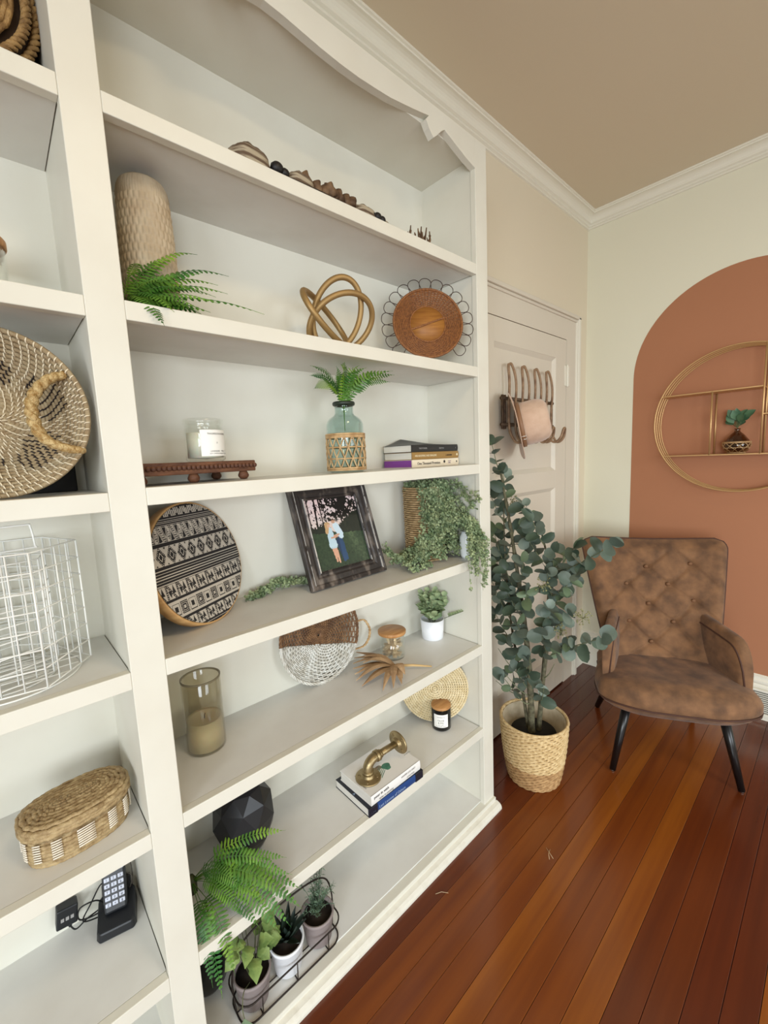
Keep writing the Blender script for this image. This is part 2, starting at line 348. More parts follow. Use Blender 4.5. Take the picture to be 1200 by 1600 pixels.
# ================================================================== objects
rattan = mat('rattan_cane', (206, 174, 128), .55, col2=(168, 132, 88), scale=60, bump=.3, bscale=300)
seagrass = mat('seagrass', (164, 146, 114), .7, col2=(140, 118, 86), scale=90, bump=.5, bscale=400, stretch=(1, 1, 1))
cream_st = mat('cream_stitch', (222, 208, 180), .6)
dark_st = mat('dark_stitch', (34, 24, 22), .6)
water_h = mat('water_hyacinth', (182, 158, 116), .6, col2=(140, 114, 76), scale=70, bump=.6, bscale=250)
jute = mat('jute_braid', (222, 196, 148), .7, col2=(190, 158, 108), scale=80, bump=.5, bscale=300)
jute_d = mat('darker_rush_braid', (190, 152, 104), .7, col2=(150, 112, 70), scale=60, bump=.5, bscale=300)
black_m = mat('black_satin', (20, 20, 22), .35)
blackmat = mat('black_matte', (16, 15, 15), .7)
ink = mat('black_ink', (30, 28, 28), .6)
paper = mat('white_paper', (236, 234, 228), .6)
page_m = mat('page_edges', (226, 222, 212), .8, col2=(205, 200, 190), scale=8, stretch=(1, 1, 60))
glass_c = glassmat('clear_glass', (253, 254, 253))
wood_l = mat('bamboo_lid', (190, 140, 86), .45, col2=(168, 116, 66), scale=14, stretch=(1, 12, 1), bump=.1)
gold_m = mat('brushed_gold', (176, 138, 84), .32, 1)
brass_m = mat('aged_brass', (158, 140, 104), .42, .9, bump=.25, bscale=180)
fern_g = mat('fern_green', (124, 160, 46), .45, col2=(58, 104, 32), scale=14, lo=.35, hi=.6, vary=.3)
fern_d = mat('fern_deep_green', (44, 96, 36), .4, col2=(112, 156, 56), scale=12, lo=.4, hi=.7, vary=.35)
fern_st = mat('fern_stem', (58, 62, 28), .6)

def weave(mb, prof, rr, n, amp, tubes=4, step=2, M=None, rows=None):
    # horizontal weavers passing in front of and behind n stakes; prof(t)->(r,z)
    for k in range(rows):
        t = k/(rows-1); r, z = prof(t); ph = PI*(k % 2)
        pts = [((r+amp*math.cos(n/2*a+ph))*math.cos(a), (r+amp*math.cos(n/2*a+ph))*math.sin(a), z) for a in [2*PI*i/(n*step) for i in range(n*step)]]
        mb.tube(pts, rr, tubes, closed=True, M=M)
def flat_weave(mb, r0, r1, rows, n, rr, amp, a0=0, a1=2*PI, step=2, sq=1.0, M=None, tubes=4, dish=None):
    # weavers of a round tray in the local XZ plane, facing -Y
    full = abs(a1-a0-2*PI) < 1e-6
    for k in range(rows):
        r = r0+(r1-r0)*k/(rows-1); ph = PI*(k % 2); m = max(8, int(n*step*(a1-a0)/(2*PI)))
        pts = []
        for i in range(m if full else m+1):
            a = a0+(a1-a0)*i/m; y = amp*math.cos(n/2*a+ph)+(dish(r) if dish else 0)
            pts.append((r*math.cos(a), y, r*math.sin(a)))
        mb.tube(pts, rr, tubes, closed=full, M=M)
# ---- fern fronds ---------------------------------------------------
def frond(parent, pts, w, m, n=22, name='frond', twist=0, up=(0, 0, 1), taper=.9, stem_part=.22, droop=.25, label=None):
    C = cat([Vector(p) for p in pts], 8); L = [0]
    for a, b in zip(C, C[1:]): L.append(L[-1]+(b-a).length)
    tot = L[-1]; mb = MB(); stem_r = [max(.0011*(1-i/len(C)*.7), .0004) for i in range(len(C))]
    mb.tube(C, stem_r, 4)
    def at(d):
        for i in range(len(L)-1):
            if L[i+1] >= d: f = (d-L[i])/max(L[i+1]-L[i], 1e-9); return C[i].lerp(C[i+1], f), (C[i+1]-C[i]).normalized()
        return C[-1], (C[-1]-C[-2]).normalized()
    U = Vector(up)
    for i in range(n):
        t = stem_part+(1-stem_part)*(i+.5)/n; P, d = at(t*tot); s = d.cross(U)
        if s.length < .05: s = d.cross(Vector((1, 0, 0)))
        s.normalize(); s = Matrix.Rotation(twist, 3, d) @ s; nn = s.cross(d).normalized()
        q = (t-stem_part)/(1-stem_part); ln = w*(math.sin(PI*min(1, q*.9+.16))**.6)*(1-q*.55)*R.uniform(.88, 1.08)
        wd = tot*(1-stem_part)/n*.38
        for sd in (-1, 1):
            dd = (s*sd*.93+d*.30-nn*droop*.6).normalized(); tip = P+dd*ln-nn*ln*droop*.3; mid = P+dd*ln*.55+nn*ln*.03
            e = d*wd
            vs = [P-e*.5, P+e*.5, mid+e*1.0, tip+e*.35, tip-e*.2, mid-e*.8, mid+nn*ln*.05]
            mb.add(vs, [(0, 1, 6), (1, 2, 6), (2, 3, 6), (3, 4, 6), (4, 5, 6), (5, 0, 6)], True)
    return mb.build(name, m, parent, fix=False, label=label)

# ================= shelf 1 (topmost, right bay)
t = thing('driftwood_tray', 'long dark shallow tray holding pale geode halves on the topmost shelf', 'tray', (.47, .045, S1), 0)
mb = MB(); n = 30
def trayf(u, v):
    x = u*.53; hw = .045*(math.sin(PI*min(max(u, .02), .98))**.45); a = 2*PI*v
    th = .021+.003*math.sin(PI*u); return (x, .03+hw*math.cos(a)+.025*u, .024+th*math.sin(a)*1.0)
mb.grid(trayf, n, 12, cv=True); mb.build('tray_body', mat('dark_carved_wood', (44, 27, 18), .5, col2=(28, 17, 12), scale=30), t)
geo_m = mat('geode_rind', (176, 162, 138), .6, col2=(96, 76, 58), scale=12, lo=.42, hi=.56, stretch=(1, 1, 10), bump=.6, bscale=60)
def geode(x, z, r, lab, sq=1):
    g = MB()
    def f(u, v):
        a = 2*PI*u; b = PI*v; q = r*(1+.05*math.sin(5*a)+.03*math.sin(9*b+a))
        return (q*math.sin(b)*math.cos(a)*1.25, q*math.sin(b)*math.sin(a)*.8, q*math.cos(b)*sq)
    g.grid(f, 26, 16, cu=True); o = g.build('geode', geo_m); o.location = (x, .085, z); o.rotation_euler = (0, R.uniform(.0, .3), 0)
    tag(o, lab, 'rock', 'geode halves in the dark tray'); return o
geode(.520, S1+.048, .040, 'largest striped geode half at the left end of the dark tray')
geode(.652, S1+.047, .033, 'striped geode half second from the left in the dark tray')
geode(.862, S1+.048, .033, 'pale speckled geode half right of the brown coral', .8)
geode(.930, S1+.044, .022, 'small pale geode half at the right end of the row', .8)
peb = mat('black_pebble', (24, 20, 20), .5)
for i, (x, z, r) in enumerate(((.580, .056, .017), (.600, .053, .013), (.900, .052, .014), (.918, .050, .012), (.884, .050, .011))):
    g = MB(); g.ball((0, 0, 0), r, 10, 7, (1, .9, .85)); o = g.build('pebble', peb); o.location = (x, .070, S1+z)
    tag(o, ['larger black pebble between the two striped geodes', 'smaller black pebble between the two striped geodes', 'black pebble in front of the small pale geode', 'rightmost black pebble in the dark tray', 'black pebble just left of the small pale geode'][i], 'pebble', 'black pebbles in the dark tray')
t = thing('coral_cluster', 'ribbed brown coral cluster in the middle of the dark tray', 'coral', (.735, .070, S1+.043))
cm = mat('brown_coral', (120, 92, 64), .7, col2=(74, 52, 34), scale=40, bump=.5)
for i in range(11):
    a = R.uniform(0, 6.28); x = -.045+.012*i; h = R.uniform(.030, .058)*(1-.04*i)
    g = MB(); g.lathe([(0, 0), (.011, 0), (.013, h*.4), (.010, h*.8), (.012, h), (.006, h*.97), (.004, h*.6)], 12, M=T((x, .012*math.sin(a), 0)) @ RY(R.uniform(-.5, .5)) @ RX(R.uniform(-.5, .2)), dr=lambda a, z: .07*math.cos(8*a))
    g.build('coral_cup', cm, t)
t = thing('branch_coral', 'small twiggy brown coral standing right of the dark tray', 'coral', (1.085, .07, S1))
g = MB(); g.lathe([(0, 0), (.03, 0), (.026, .008), (0, .012)], 10)
for i in range(13):
    a = R.uniform(0, 6.28); q = .03*R.random(); l = R.uniform(.055, .088); p0 = Vector((q*math.cos(a), q*math.sin(a)*.7, .006)); p1 = p0+Vector((q*math.cos(a)*.9, q*math.sin(a)*.4, l*.6)); p2 = p1+Vector((R.uniform(-.008, .014), 0, l*.4))
    g.tube([p0, p1, p2], [.0035, .003, .0018], 5); g.tube([p1, p1+Vector((R.uniform(-.014, .014), 0, .014))], [.0028, .0015], 5)
g.build('branches', cm, t)

# ================= shelf 2
t = thing('ceramic_vase', 'tall beige vase with dimpled texture at the left end of its shelf', 'vase', (.295, .135, S2))
mb = MB(); H = .286
prof = [(0, 0), (.046, 0), (.050, .006)]+[(.0505+.0035*math.sin(PI*k/90), .006+(H-.045)*k/90) for k in range(1, 91)]+[(.0502, H-.030), (.0475, H-.016), (.043, H-.006), (.036, H), (.031, H-.002), (.030, H-.03), (.03, H-.08), (0, H-.082)]
def dim(a, z):
    if z < .008 or z > H-.012: return 0
    row = int(z/.0165); return .055*(abs(math.sin(PI*z/.0165))**.5*abs(math.cos(15*a+(PI/2 if row % 2 else 0)))**.6)-.05
mb.lathe(prof, 240, dr=dim); mb.build('body', mat('dimpled_ceramic', (196, 180, 154), .65, col2=(180, 160, 132), scale=25, bump=.2, bscale=120), t)

t = thing('fern_bunch', 'artificial fern bunch lying at the foot of the beige vase', 'plant', (.222, .075, S2))
o = Vector((.222, .075, S2))
tips = [((.367, .055, 1.862), .85), ((.425, .04, 1.828), .7), ((.395, .03, 1.80), .6), ((.41, .02, 1.783), .5), ((.475, -.012, 1.745), .35), ((.265, -.022, 1.683), 1.5), ((.285, -.02, 1.712), 1.2), ((.335, -.015, 1.728), .6), ((.36, .03, 1.775), .9),
        ((.345, .10, 1.80), .7), ((.33, .0, 1.765), .5), ((.38, .0, 1.752), .4), ((.30, .0, 1.77), .9), ((.405, .07, 1.79), .6), ((.245, .0, 1.79), 1.3), ((.37, .085, 1.76), .4), ((.32, .05, 1.835), 1.)]
for i, (tp, up_) in enumerate(tips):
    d = Vector(tp)-o; L_ = d.length; m1 = d*.35+Vector((0, 0, .020+.25*L_*up_*.45)); m2 = d*.7+Vector((0, 0, .012+.25*L_*up_*.5))
    frond(t, [(0, 0, .012), m1, m2, d], .027 if i != 4 else .016, (fern_g, fern_d)[i % 2], n=17, up=(0, -.55, .83), stem_part=.2)
for i in range(16):
    a = R.uniform(-.9, .9); L_ = R.uniform(.08, .16); e = Vector((L_*math.cos(a*.6), -.02-.04*R.random(), L_*math.sin(a)*.55+.035)); e.z = max(e.z, .018)
    frond(t, [(0, 0, .012), e*.35+Vector((0, 0, .022)), e*.7+Vector((0, 0, .016)), e], .024, (fern_g, fern_d)[i % 2], n=12, up=(0, -.75, .65), stem_part=.2)
g = MB(); g.lathe([(0, 0), (.016, .0), (.018, .015), (.010, .028), (0, .03)], 12); g.build('stem_bundle', fern_st, t)

# twisted ring knot
t = thing('ring_knot_sculpture', 'antique gold sculpture of interlocked rings between fern and wicker charger', 'ornament', (.745, .105, S2))
gk = mat('antique_gold', (158, 128, 82), .5, .55, bump=.1, bscale=100)
for (cx, cy, cz, rx, rz_, tilt, az, roll) in ((.018, 0, .105, .066, .098, .25, -.35, .32), (-.016, .006, .088, .105, .070, -.5, .55, .30), (.028, -.004, .080, .100, .078, .55, -.15, -.55)):
    pts = [(rx*math.cos(a), 0, rz_*math.sin(a)) for a in [2*PI*k/64 for k in range(64)]]
    M_ = T((cx, cy, cz)) @ RZ(az) @ RX(tilt) @ RY(roll); mb = MB(); mb.tube(pts, .0082, 10, closed=True, M=M_)
    zmin = min(v[2] for v in mb.v); mb.v = [(a, b, c-min(0, zmin)*1.0) for a, b, c in mb.v]
    mb.build('ring', gk, t)

# wicker charger with wire loops
cz_, cr = .119, .119; az, ti = -.64, .17
base = Vector((1.1054, .0637, 1.7260))
t = thing('wicker_charger', 'round brown wicker charger with dark wire loops leaning at the shelf end', 'charger', tuple(base), rot=(-ti, 0, az))
wick = mat('brown_wicker', (146, 94, 48), .55, col2=(108, 64, 32), scale=160, bump=.3, bscale=200)
Cc = T((0, 0, .140)); t.scale = (.96, .96, .96)
mb = MB(); flat_weave(mb, .064, .117, 16, 56, .0021, .0012, M=Cc, dish=lambda r: -.008*((r-.064)/.055)); mb.build('woven_rim', wick, t)
mb = MB()
for k in range(56):
    a = 2*PI*(k+.5)/56; mb.tube([(.060*math.cos(a), .001, .060*math.sin(a)), (.118*math.cos(a), -.007, .118*math.sin(a))], .0016, 4, M=Cc)
mb.build('stakes', wick, t)
mb = MB(); mb.tube([(.119*math.cos(a), -.008, .119*math.sin(a)) for a in [2*PI*k/64 for k in range(64)]], .0045, 6, closed=True, M=Cc); mb.tube([(.062*math.cos(a), -.001, .062*math.sin(a)) for a in [2*PI*k/48 for k in range(48)]], .003, 6, closed=True, M=Cc)
mb.build('rim_band', wick, t)
mb = MB(); mb.lathe([(0, -.002), (.061, -.002), (.061, .002), (0, .002)], 40, M=Cc @ RX(PI/2)); mb.build('centre_disc', mat('honey_board', (166, 112, 50), .5, col2=(140, 88, 36), scale=10, stretch=(1, 1, 10)), t)
mb = MB(); mb.box(-.062, .062, -.006, -.002, -.003, .003, M=Cc @ RY(-.33)); mb.build('centre_bar', wick, t, bevel=.001)
wire_d = mat('dark_wire', (58, 38, 26), .5)
nl = 22; lo = None
for k in range(nl):
    a = 2*PI*k/nl; mb = MB()
    pts = cat([(.009, 0, .112), (.017, 0, .132), (.0205, -.001, .147), (.013, -.001, .158), (0, -.002, .161), (-.013, -.001, .158), (-.0205, .001, .147), (-.017, .001, .132), (-.009, .001, .112)], 4)
    if lo is None: mb.tube(pts, .0013, 5); lo = mb.build('wire_loop', wire_d, t); q = lo
    else: q = share(lo, parent=t)
    q.matrix_local = Cc @ RY(a)
    if abs(a-PI) < .60: bpy.data.objects.remove(q)

# ================= shelf 3
t = thing('riser_tray', 'dark wooden riser with beaded edge and ball feet under the candle jar', 'tray', (.335, .150, S3), .22)
wd = mat('distressed_wood', (122, 80, 54), .6, col2=(76, 44, 30), scale=16, stretch=(1, 5, 5), bump=.3, bscale=80)
MB().box(-.155, .135, -.075, .075, .020, .046).build('top_board', wd, t, bevel=.002)
bd = MB(); bd.ball((0, 0, 0), .0058, 8, 6); b0 = None
for i in range(27):
    for x_, y_ in ((-.150+i*.0108, -.0765),):
        if b0 is None: b0 = bd.build('bead', wd, t); q = b0
        else: q = share(b0, parent=t)
        q.location = (x_, y_, .034)
for i in range(13):
    q = share(b0, parent=t); q.location = (.1365, -.068+i*.0113, .034)
f0 = None
for x_, y_ in ((-.135, -.055), (.112, -.055), (-.02, -.055), (.112, .058), (-.135, .058)):
    if f0 is None:
        g = MB(); g.lathe([(0, 0), (.008, .001), (.0125, .007), (.013, .011), (.010, .018), (.008, .021), (0, .021)], 16); f0 = g.build('foot', wd, t); q = f0
    else: q = share(f0, parent=t)
    q.location = (x_, y_, 0)
TZ = S3+.046
t = thing('candle_jar', 'clear glass candle jar with white label on the beaded wooden riser', 'candle', (.372, .128, TZ), 0)
jr = .0435
mb = MB(); mb.lathe([(0, .0), (jr-.006, 0), (jr, .006), (jr, .074), (jr-.003, .079), (jr-.003, .083), (jr+.0005, .085), (jr+.0005, .096), (jr-.003, .098), (jr-.006, .096), (jr-.006, .079), (jr-.004, .073), (jr-.004, .009), (0, .006)], 56); mb.build('jar_glass', glass_c, t)
mb = MB(); mb.lathe([(0, .008), (jr-.005, .0095), (jr-.005, .066), (0, .066)], 40); mb.build('wax', mat('cream_wax', (226, 224, 206), .5, sub=.3), t)
mb = MB(); mb.lathe([(0, .0665), (.0015, .0665), (.0012, .074), (0, .0745)], 6); mb.build('wick', blackmat, t)
def label_patch(parent, r, a0, a1, z0, z1, m, name='label'):
    mb = MB(); k = 24; vs = []
    for i in range(k+1):
        a = a0+(a1-a0)*i/k; vs += [(r*math.cos(a), r*math.sin(a), z0), (r*math.cos(a), r*math.sin(a), z1)]
    mb.add(vs, [(2*i, 2*i+2, 2*i+3, 2*i+1) for i in range(k)], True); return mb.build(name, m, parent)
def curved_text(parent, s, size, r, ac, z, m, name='lettering'):
    # text wrapped onto a cylinder of radius r, centred on angle ac
    o = text(name, s, size, m, parent, Matrix.Identity(4), depth=0, align='CENTER'); me = o.data
    for v in me.vertices:
        x, y = v.co.x, v.co.y; a = ac+x/r; v.co = (r*math.cos(a), r*math.sin(a), z+y)
    o.matrix_local = Matrix.Identity(4); return o
lab = label_patch(t, jr+.0004, -PI/2-.55, -PI/2+1.05, .012, .071, paper)
curved_text(lab, 'THOMSON HOME', .0062, jr+.0009, -PI/2+.36, .060, ink); curved_text(lab, 'LAVENDER   PINE   8', .0048, jr+.0009, -PI/2+.38, .0215, ink); curved_text(lab, 'SOY CANDLE HAND POURED', .0038, jr+.0009, -PI/2+.42, .0165, ink); curved_text(lab, '8', .006, jr+.0009, -PI/2+.28, .040, mat('grey_ink', (150, 150, 145), .6))

t = thing('glass_bottle_vase', 'blue green glass bottle vase wrapped in open cane weave holding fern', 'vase', (.768, .105, S3))
tint = glassmat('blue_green_glass', (236, 244, 243), 1.5)
br = .0535
mb = MB(); mb.lathe([(0, .001), (.046, 0), (br, .007), (br, .138), (.049, .149), (.040, .158), (.0295, .163), (.027, .170), (.027, .190), (.031, .193), (.032, .198), (.030, .201), (.026, .200), (.0245, .190), (.0245, .170), (.037, .156), (.046, .147), (br-.003, .137), (br-.003, .010), (0, .006)], 56); mb.build('bottle_glass', tint, t)
mb = MB(); mb.lathe([(.0272, .1900), (.0318, .1925), (.0328, .198), (.0306, .2018), (.0272, .2015)], 40, close=True); mb.build('neck_ring', mat('dark_green_rim', (34, 44, 34), .4), t)
mb = MB()
for zz_ in (.008, .013, .104, .109, .100):
    mb = MB(); mb.tube([(br*1.045*math.cos(a), br*1.045*math.sin(a), zz_) for a in [2*PI*k/48 for k in range(48)]], .0028, 5, closed=True); mb.build('cane_band', rattan, t)
def cane_net(parent, rf, z0, z1, n, w=.0021, hz=(), name='cane_strip'):
    for sgn in (1, -1):
        for k in range(n):
            a0 = 2*PI*k/n; pts = []
            for i in range(11):
                f = i/10; z = z0+(z1-z0)*f; a = a0+sgn*f*2*PI/n*1.5; r = rf(z)+.0012*math.sin(f*PI*6+sgn); pts.append((r*math.cos(a), r*math.sin(a), z))
            mb = MB(); mb.tube(pts, w, 4); mb.build(name, rattan, parent)
    for z in hz:
        mb = MB(); mb.tube([((rf(z)+.001)*math.cos(a), (rf(z)+.001)*math.sin(a), z) for a in [2*PI*k/48 for k in range(48)]], w, 4, closed=True); mb.build(name, rattan, parent)
cane_net(t, lambda z: br*1.045, .012, .102, 15, hz=(.040, .072))
t = thing('fern_bouquet', 'bright fern fronds standing in the cane wrapped glass bottle', 'plant', (.768, .105, S3+.205))
base = Vector((.768, .105, S3+.205))
for i, tp in enumerate([(.632, .06, 1.668), (.625, .04, 1.606), (.655, .10, 1.652), (.715, .02, 1.680), (.745, .10, 1.686), (.79, .05, 1.684), (.84, .08, 1.688), (.915, .04, 1.668), (.935, .08, 1.655), (.87, .00, 1.668), (.70, .16, 1.665), (.81, .16, 1.680), (.77, .01, 1.665), (.88, .14, 1.675), (.74, .045, 1.675)]):
    d = Vector(tp)-base
    pts = [(0, 0, -.085 if i % 3 == 0 else -.03), (d.x*.06, d.y*.06, 0), d*.45+Vector((0, 0, .030)), d*.8+Vector((0, 0, .014)), d]
    pts = [(p[0], p[1], min(p[2], 1.688-base.z)) for p in pts]
    frond(t, pts, .027, (fern_d, fern_g)[i % 2], n=17, stem_part=.34, up=(0, -.8, .6), droop=.12)

def book(name, lab_, loc, rz, w, d, h, cover, spine, page=page_m, group=None, hard=.0012, top=True):
    # spine along local -Y face, w = length of the spine, d = page width, h = thickness
    t = thing(name, lab_, 'book', loc, rz, group); c = hard
    MB().box(c*1.5, w-c*1.5, c, d-c*2, c, h-c).build('page_block', page, t)
    MB().box(0, w, 0, d, 0, c).build('back_cover', cover, t)
    if top: MB().box(0, w, 0, d, h-c, h).build('front_cover', cover, t)
    mb = MB(); k = 8; out = [(-.0008-.0022*math.sin(PI*i/k), h*i/k) for i in range(k+1)]; out += [(.0012, h), (.0012, 0)]
    mb.prism(out, 0, w, M=Matrix(((0, 0, 1, 0), (1, 0, 0, 0), (0, 1, 0, 0), (0, 0, 0, 1))), smooth=False); mb.build('spine', spine, t)
    return t
def SP(x, z, dy=-.0035): return Matrix(((1, 0, 0, x), (0, 0, -1, dy), (0, 1, 0, z), (0, 0, 0, 1)))   # text plane facing -Y
ivory = mat('ivory_cover', (226, 212, 188), .5); purple = mat('purple_page_edge', (128, 62, 148), .55); olive = mat('olive_cover', (150, 116, 64), .5); bk = mat('black_cover', (36, 35, 36), .4)
BX, BY = 1.032, .094
b1 = book('book', 'ivory paperback with purple page edges, bottom of the three stacked books', (BX, BY, S3+.0006), 0, .250, .140, .0255, ivory, ivory, purple, 'books beside the glass bottle')
text('lettering', 'One Thousand Promises', .0125, ink, b1, SP(.024, .0085), sx=.95)
g = MB(); g.lathe([(0, 0), (.005, 0), (.005, .0003), (0, .0003)], 14, M=SP(.166, .0150, -.0033)); g.lathe([(0, 0), (.0035, 0), (.0035, .0003), (0, .0003)], 6, M=SP(.236, .0135, -.0033)); g.build('spine_emblem', ink, b1)
text('lettering', 'TOLD BY', .0042, mat('mauve_ink', (120, 90, 130), .6), b1, SP(.186, .0145)); text('lettering', 'A HART', .0042, MATS['mauve_ink'], b1, SP(.186, .0085))
b2 = book('book', 'olive brown book in the middle of the stack of three', (BX+.003, BY+.002, S3+.0270), -.01, .246, .138, .0245, olive, olive, page_m, 'books beside the glass bottle')
text('lettering', 'AND ROOMING AND DRAGONS', .0095, mat('cream_ink', (228, 214, 180), .6), b2, SP(.012, .009), sx=.78); text('lettering', 'L. HARTMANN', .0065, ink, b2, SP(.172, .009), sx=.8)
g = MB(); g.lathe([(0, 0), (.0045, 0), (.0045, .0003), (0, .0003)], 12, M=SP(.236, .0125, -.0033)); g.build('spine_emblem', MATS['cream_ink'], b2)
b3 = book('book', 'black paperback with curled cover on top of the stack of three', (BX, BY, S3+.0524), .008, .248, .138, .0235, bk, bk, page_m, 'books beside the glass bottle', top=False)
text('lettering', 'THE POWER', .0075, mat('grey_lettering', (150, 148, 146), .6), b3, SP(.034, .009)); text('lettering', 'DREYFUS', .0065, MATS['grey_lettering'], b3, SP(.140, .009)); text('lettering', 'V', .006, MATS['grey_lettering'], b3, SP(.232, .009))
mb = MB()
def cov(u, v):   # the front cover lifts to a ridge along its length
    x = u*.248; y = v*.138; rd = .027*max(0, 1-abs(u-.36)/.36 if u < .36 else 1-(u-.36)/.6)**1.25*(v**.8); return (x, y, .0225+rd)
mb.grid(cov, 34, 12); c_ = mb.build('front_cover', bk, b3, fix=False); md = c_.modifiers.new('s', 'SOLIDIFY'); md.thickness = .0008; md.offset = 1

# ================= shelf 4
def place_disc(name, label, cat_, cx, cy, cz, az, ti, r, grp=None):
    up = Vector((-math.sin(az)*math.sin(ti), math.cos(az)*math.sin(ti), math.cos(ti))); b = Vector((cx, cy, cz))-up*r
    return thing(name, label, cat_, tuple(b), rot=(-ti, 0, az), group=grp)
t = place_disc('printed_wall_disc', 'round wood-edged disc covered in black and white geometric fabric', 'decor', .346, .159, S4+.1478, .547, .25, .1515)
Dr = .151; Dc = T((0, 0, .1515))
mb = MB(); mb.lathe([(Dr-.006, -.030), (Dr, -.029), (Dr, -.001), (Dr-.002, 0), (Dr-.006, 0)], 96, M=Dc @ RX(PI/2), close=True); mb.build('hoop', mat('pale_wood_hoop', (206, 166, 112), .5, col2=(186, 142, 90), scale=9, stretch=(1, 1, 8)), t)
def tri(x): return abs((x % 1)*2-1)
def pat(x, y):
    # x right, y up in metres from the centre; returns True for black
    x *= .1425/.151; y *= .1425/.151; s = (y+.1425)/.285; bands = [(0, .045, 'st'), (.045, .145, 'tri'), (.145, .160, 'b'), (.160, .175, 'w'), (.175, .275, 'sq'), (.275, .290, 'w'), (.290, .305, 'b'), (.305, .420, 'tri'), (.420, .545, 'lines'), (.545, .70, 'dia'), (.70, .715, 'b'), (.715, .845, 'tt'), (.845, .90, 'st'), (.90, .975, 'key'), (.975, 1.01, 'b')]
    X = x/.285
    for a, b, k in bands:
        if a <= s < b:
            v = (s-a)/(b-a)
            if k == 'b': return True
            if k == 'w': return False
            if k == 'st': return (v*4 % 1) > .22
            if k == 'lines': return (v*6 % 1) > .28
            if k == 'tri':
                if v < .06 or v > .94: return True
                u = (X/.105) % 1; w = 1-v
                if u < .16: return not (.05 < u < .11 and (v*7 % 1) < .5)
                dgl = (u-.16)/.84-w*.8
                if abs(dgl) < .12: return not (abs(dgl) < .04 and (v*7 % 1) < .5)
                # two fields of small triangles
                q = (u-.16)/.84
                if dgl > 0: c = q-.66; return .40 < v < .92 and abs(c) < .20*(1-(v-.40)/.52)
                c = q-.24; return .10 < v < .58 and abs(c) < .19*((v-.10)/.48)
            if k == 'sq':
                i = math.floor(X/.083); u = (X/.083) % 1; du = abs(u-.5)/.44; dv = abs(v-.5)/.46; m = max(du, dv)
                if i % 2: return .86 < m < .96 or m < .42
                return .84 < m < .98 or .58 < m < .78 or .28 < m < .5
            if k == 'dia':
                u = (X/.105) % 1; m = abs(u-.5)*1.9+abs(v-.5)*1.75
                if m < .30: return True
                if m < .42: return False
                if m < .66: return True
                if m < .76: return (v*12 % 1) > .5
                if m < .86: return True
                m2 = min(u, 1-u)*2.1+min(v, 1-v)*1.9
                return m2 < .34 and min(v, 1-v) > .08 or v < .05 or v > .95
            if k == 'tt':
                u = (X/.12) % 1; h = v if True else 0
                if v < .05 or v > .95: return True
                for c0, vv in ((.30, v), (.80, 1-v)):
                    c = abs(u-c0); e = .26*(1-vv)-c*1.0
                    if e > -.02 and vv > .1: return (.0 < e < .035) or e > .09
                return (v*8 % 1) > .55 and abs(((u*2+v*1.0) % 1)-.5) < .3 or False
            if k == 'key':
                u = (X/.075) % 1
                if v < .08 or v > .93: return True
                if u < .5: return (.08 < u < .17 or .33 < u < .42 or (v > .72 and .08 < u < .42)) and v > .12
                return (.58 < u < .67 or .83 < u < .92 or (v < .28 and .58 < u < .92)) and v < .9
    return False
mb = MB(); N_ = 250; st_ = 2*(Dr-.005)/N_; wcol = (.50, .45, .38, 1); bcol = (.012, .010, .010, 1)
for j in range(N_):
    y = -(Dr-.005)+(j+.5)*st_; hw = math.sqrt(max(0, (Dr-.005)**2-y*y)); i0 = None; x = -hw; cur = None; segs = []
    nx = max(1, int(2*hw/st_))
    for i in range(nx):
        xx = -hw+(i+.5)*2*hw/nx; b = pat(xx+y*.0, y)
        if b != cur: segs.append([xx-hw/nx, b]); cur = b
    segs.append([hw, None])
    for (xa, b), (xb, _) in zip(segs, segs[1:]):
        mb.add([(xa, -.0015, y-st_/2), (xb, -.0015, y-st_/2), (xb, -.0015, y+st_/2), (xa, -.0015, y+st_/2)], [(0, 1, 2, 3)], False, Dc, bcol if b else wcol)
mb.build('printed_fabric', matvc('fabric_print', .8), t, fix=False)
MB().lathe([(0, 0), (Dr-.006, 0), (Dr-.006, .004), (0, .004)], 48, M=Dc @ RX(PI/2) @ T((0, 0, -.006))).build('backing_board', wood_l, t)

# photo frame
t = thing('photo_frame', 'distressed dark wooden frame with a photograph of a couple', 'picture', (.6366, .1375, S4), rot=(-.315, 0, .05))
fm = mat('distressed_frame', (50, 44, 42), .4, col2=(124, 112, 102), scale=38, bump=.6, bscale=70, stretch=(1, 1, .4), lo=.5, hi=.72)
worn = mat('worn_silver_edge', (190, 184, 176), .45, col2=(58, 50, 46), scale=45, bump=.3, lo=.52, hi=.62)
FW, FH, mw = .304, .322, .050
for nm, (p0, p1, dr_) in (('left', ((0, 0), (0, FH), 1)), ('right', ((FW, 0), (FW, FH), -1)), ('bottom', ((0, 0), (FW, 0), 1)), ('top', ((0, FH), (FW, FH), -1))):
    prof = [(0, 0), (0, -.014), (.004, -.016), (.012, -.014), (.016, -.010), (.030, -.010), (.036, -.006), (.041, -.006), (.045, -.009), (mw, -.004), (mw, 0)]
    mb = MB(); vs = []
    for e in (0, 1):
        for o_, y_ in prof:
            if nm in ('left', 'right'): x = p0[0]+dr_*o_; z = (o_ if e == 0 else FH-o_)
            else: z = p0[1]+dr_*o_; x = (o_ if e == 0 else FW-o_)
            vs.append((x, y_, z))
    k = len(prof); mb.add(vs, [(i, (i+1) % k, (i+1) % k+k, i+k) for i in range(k)]); mb.build('frame_rail', fm, t)
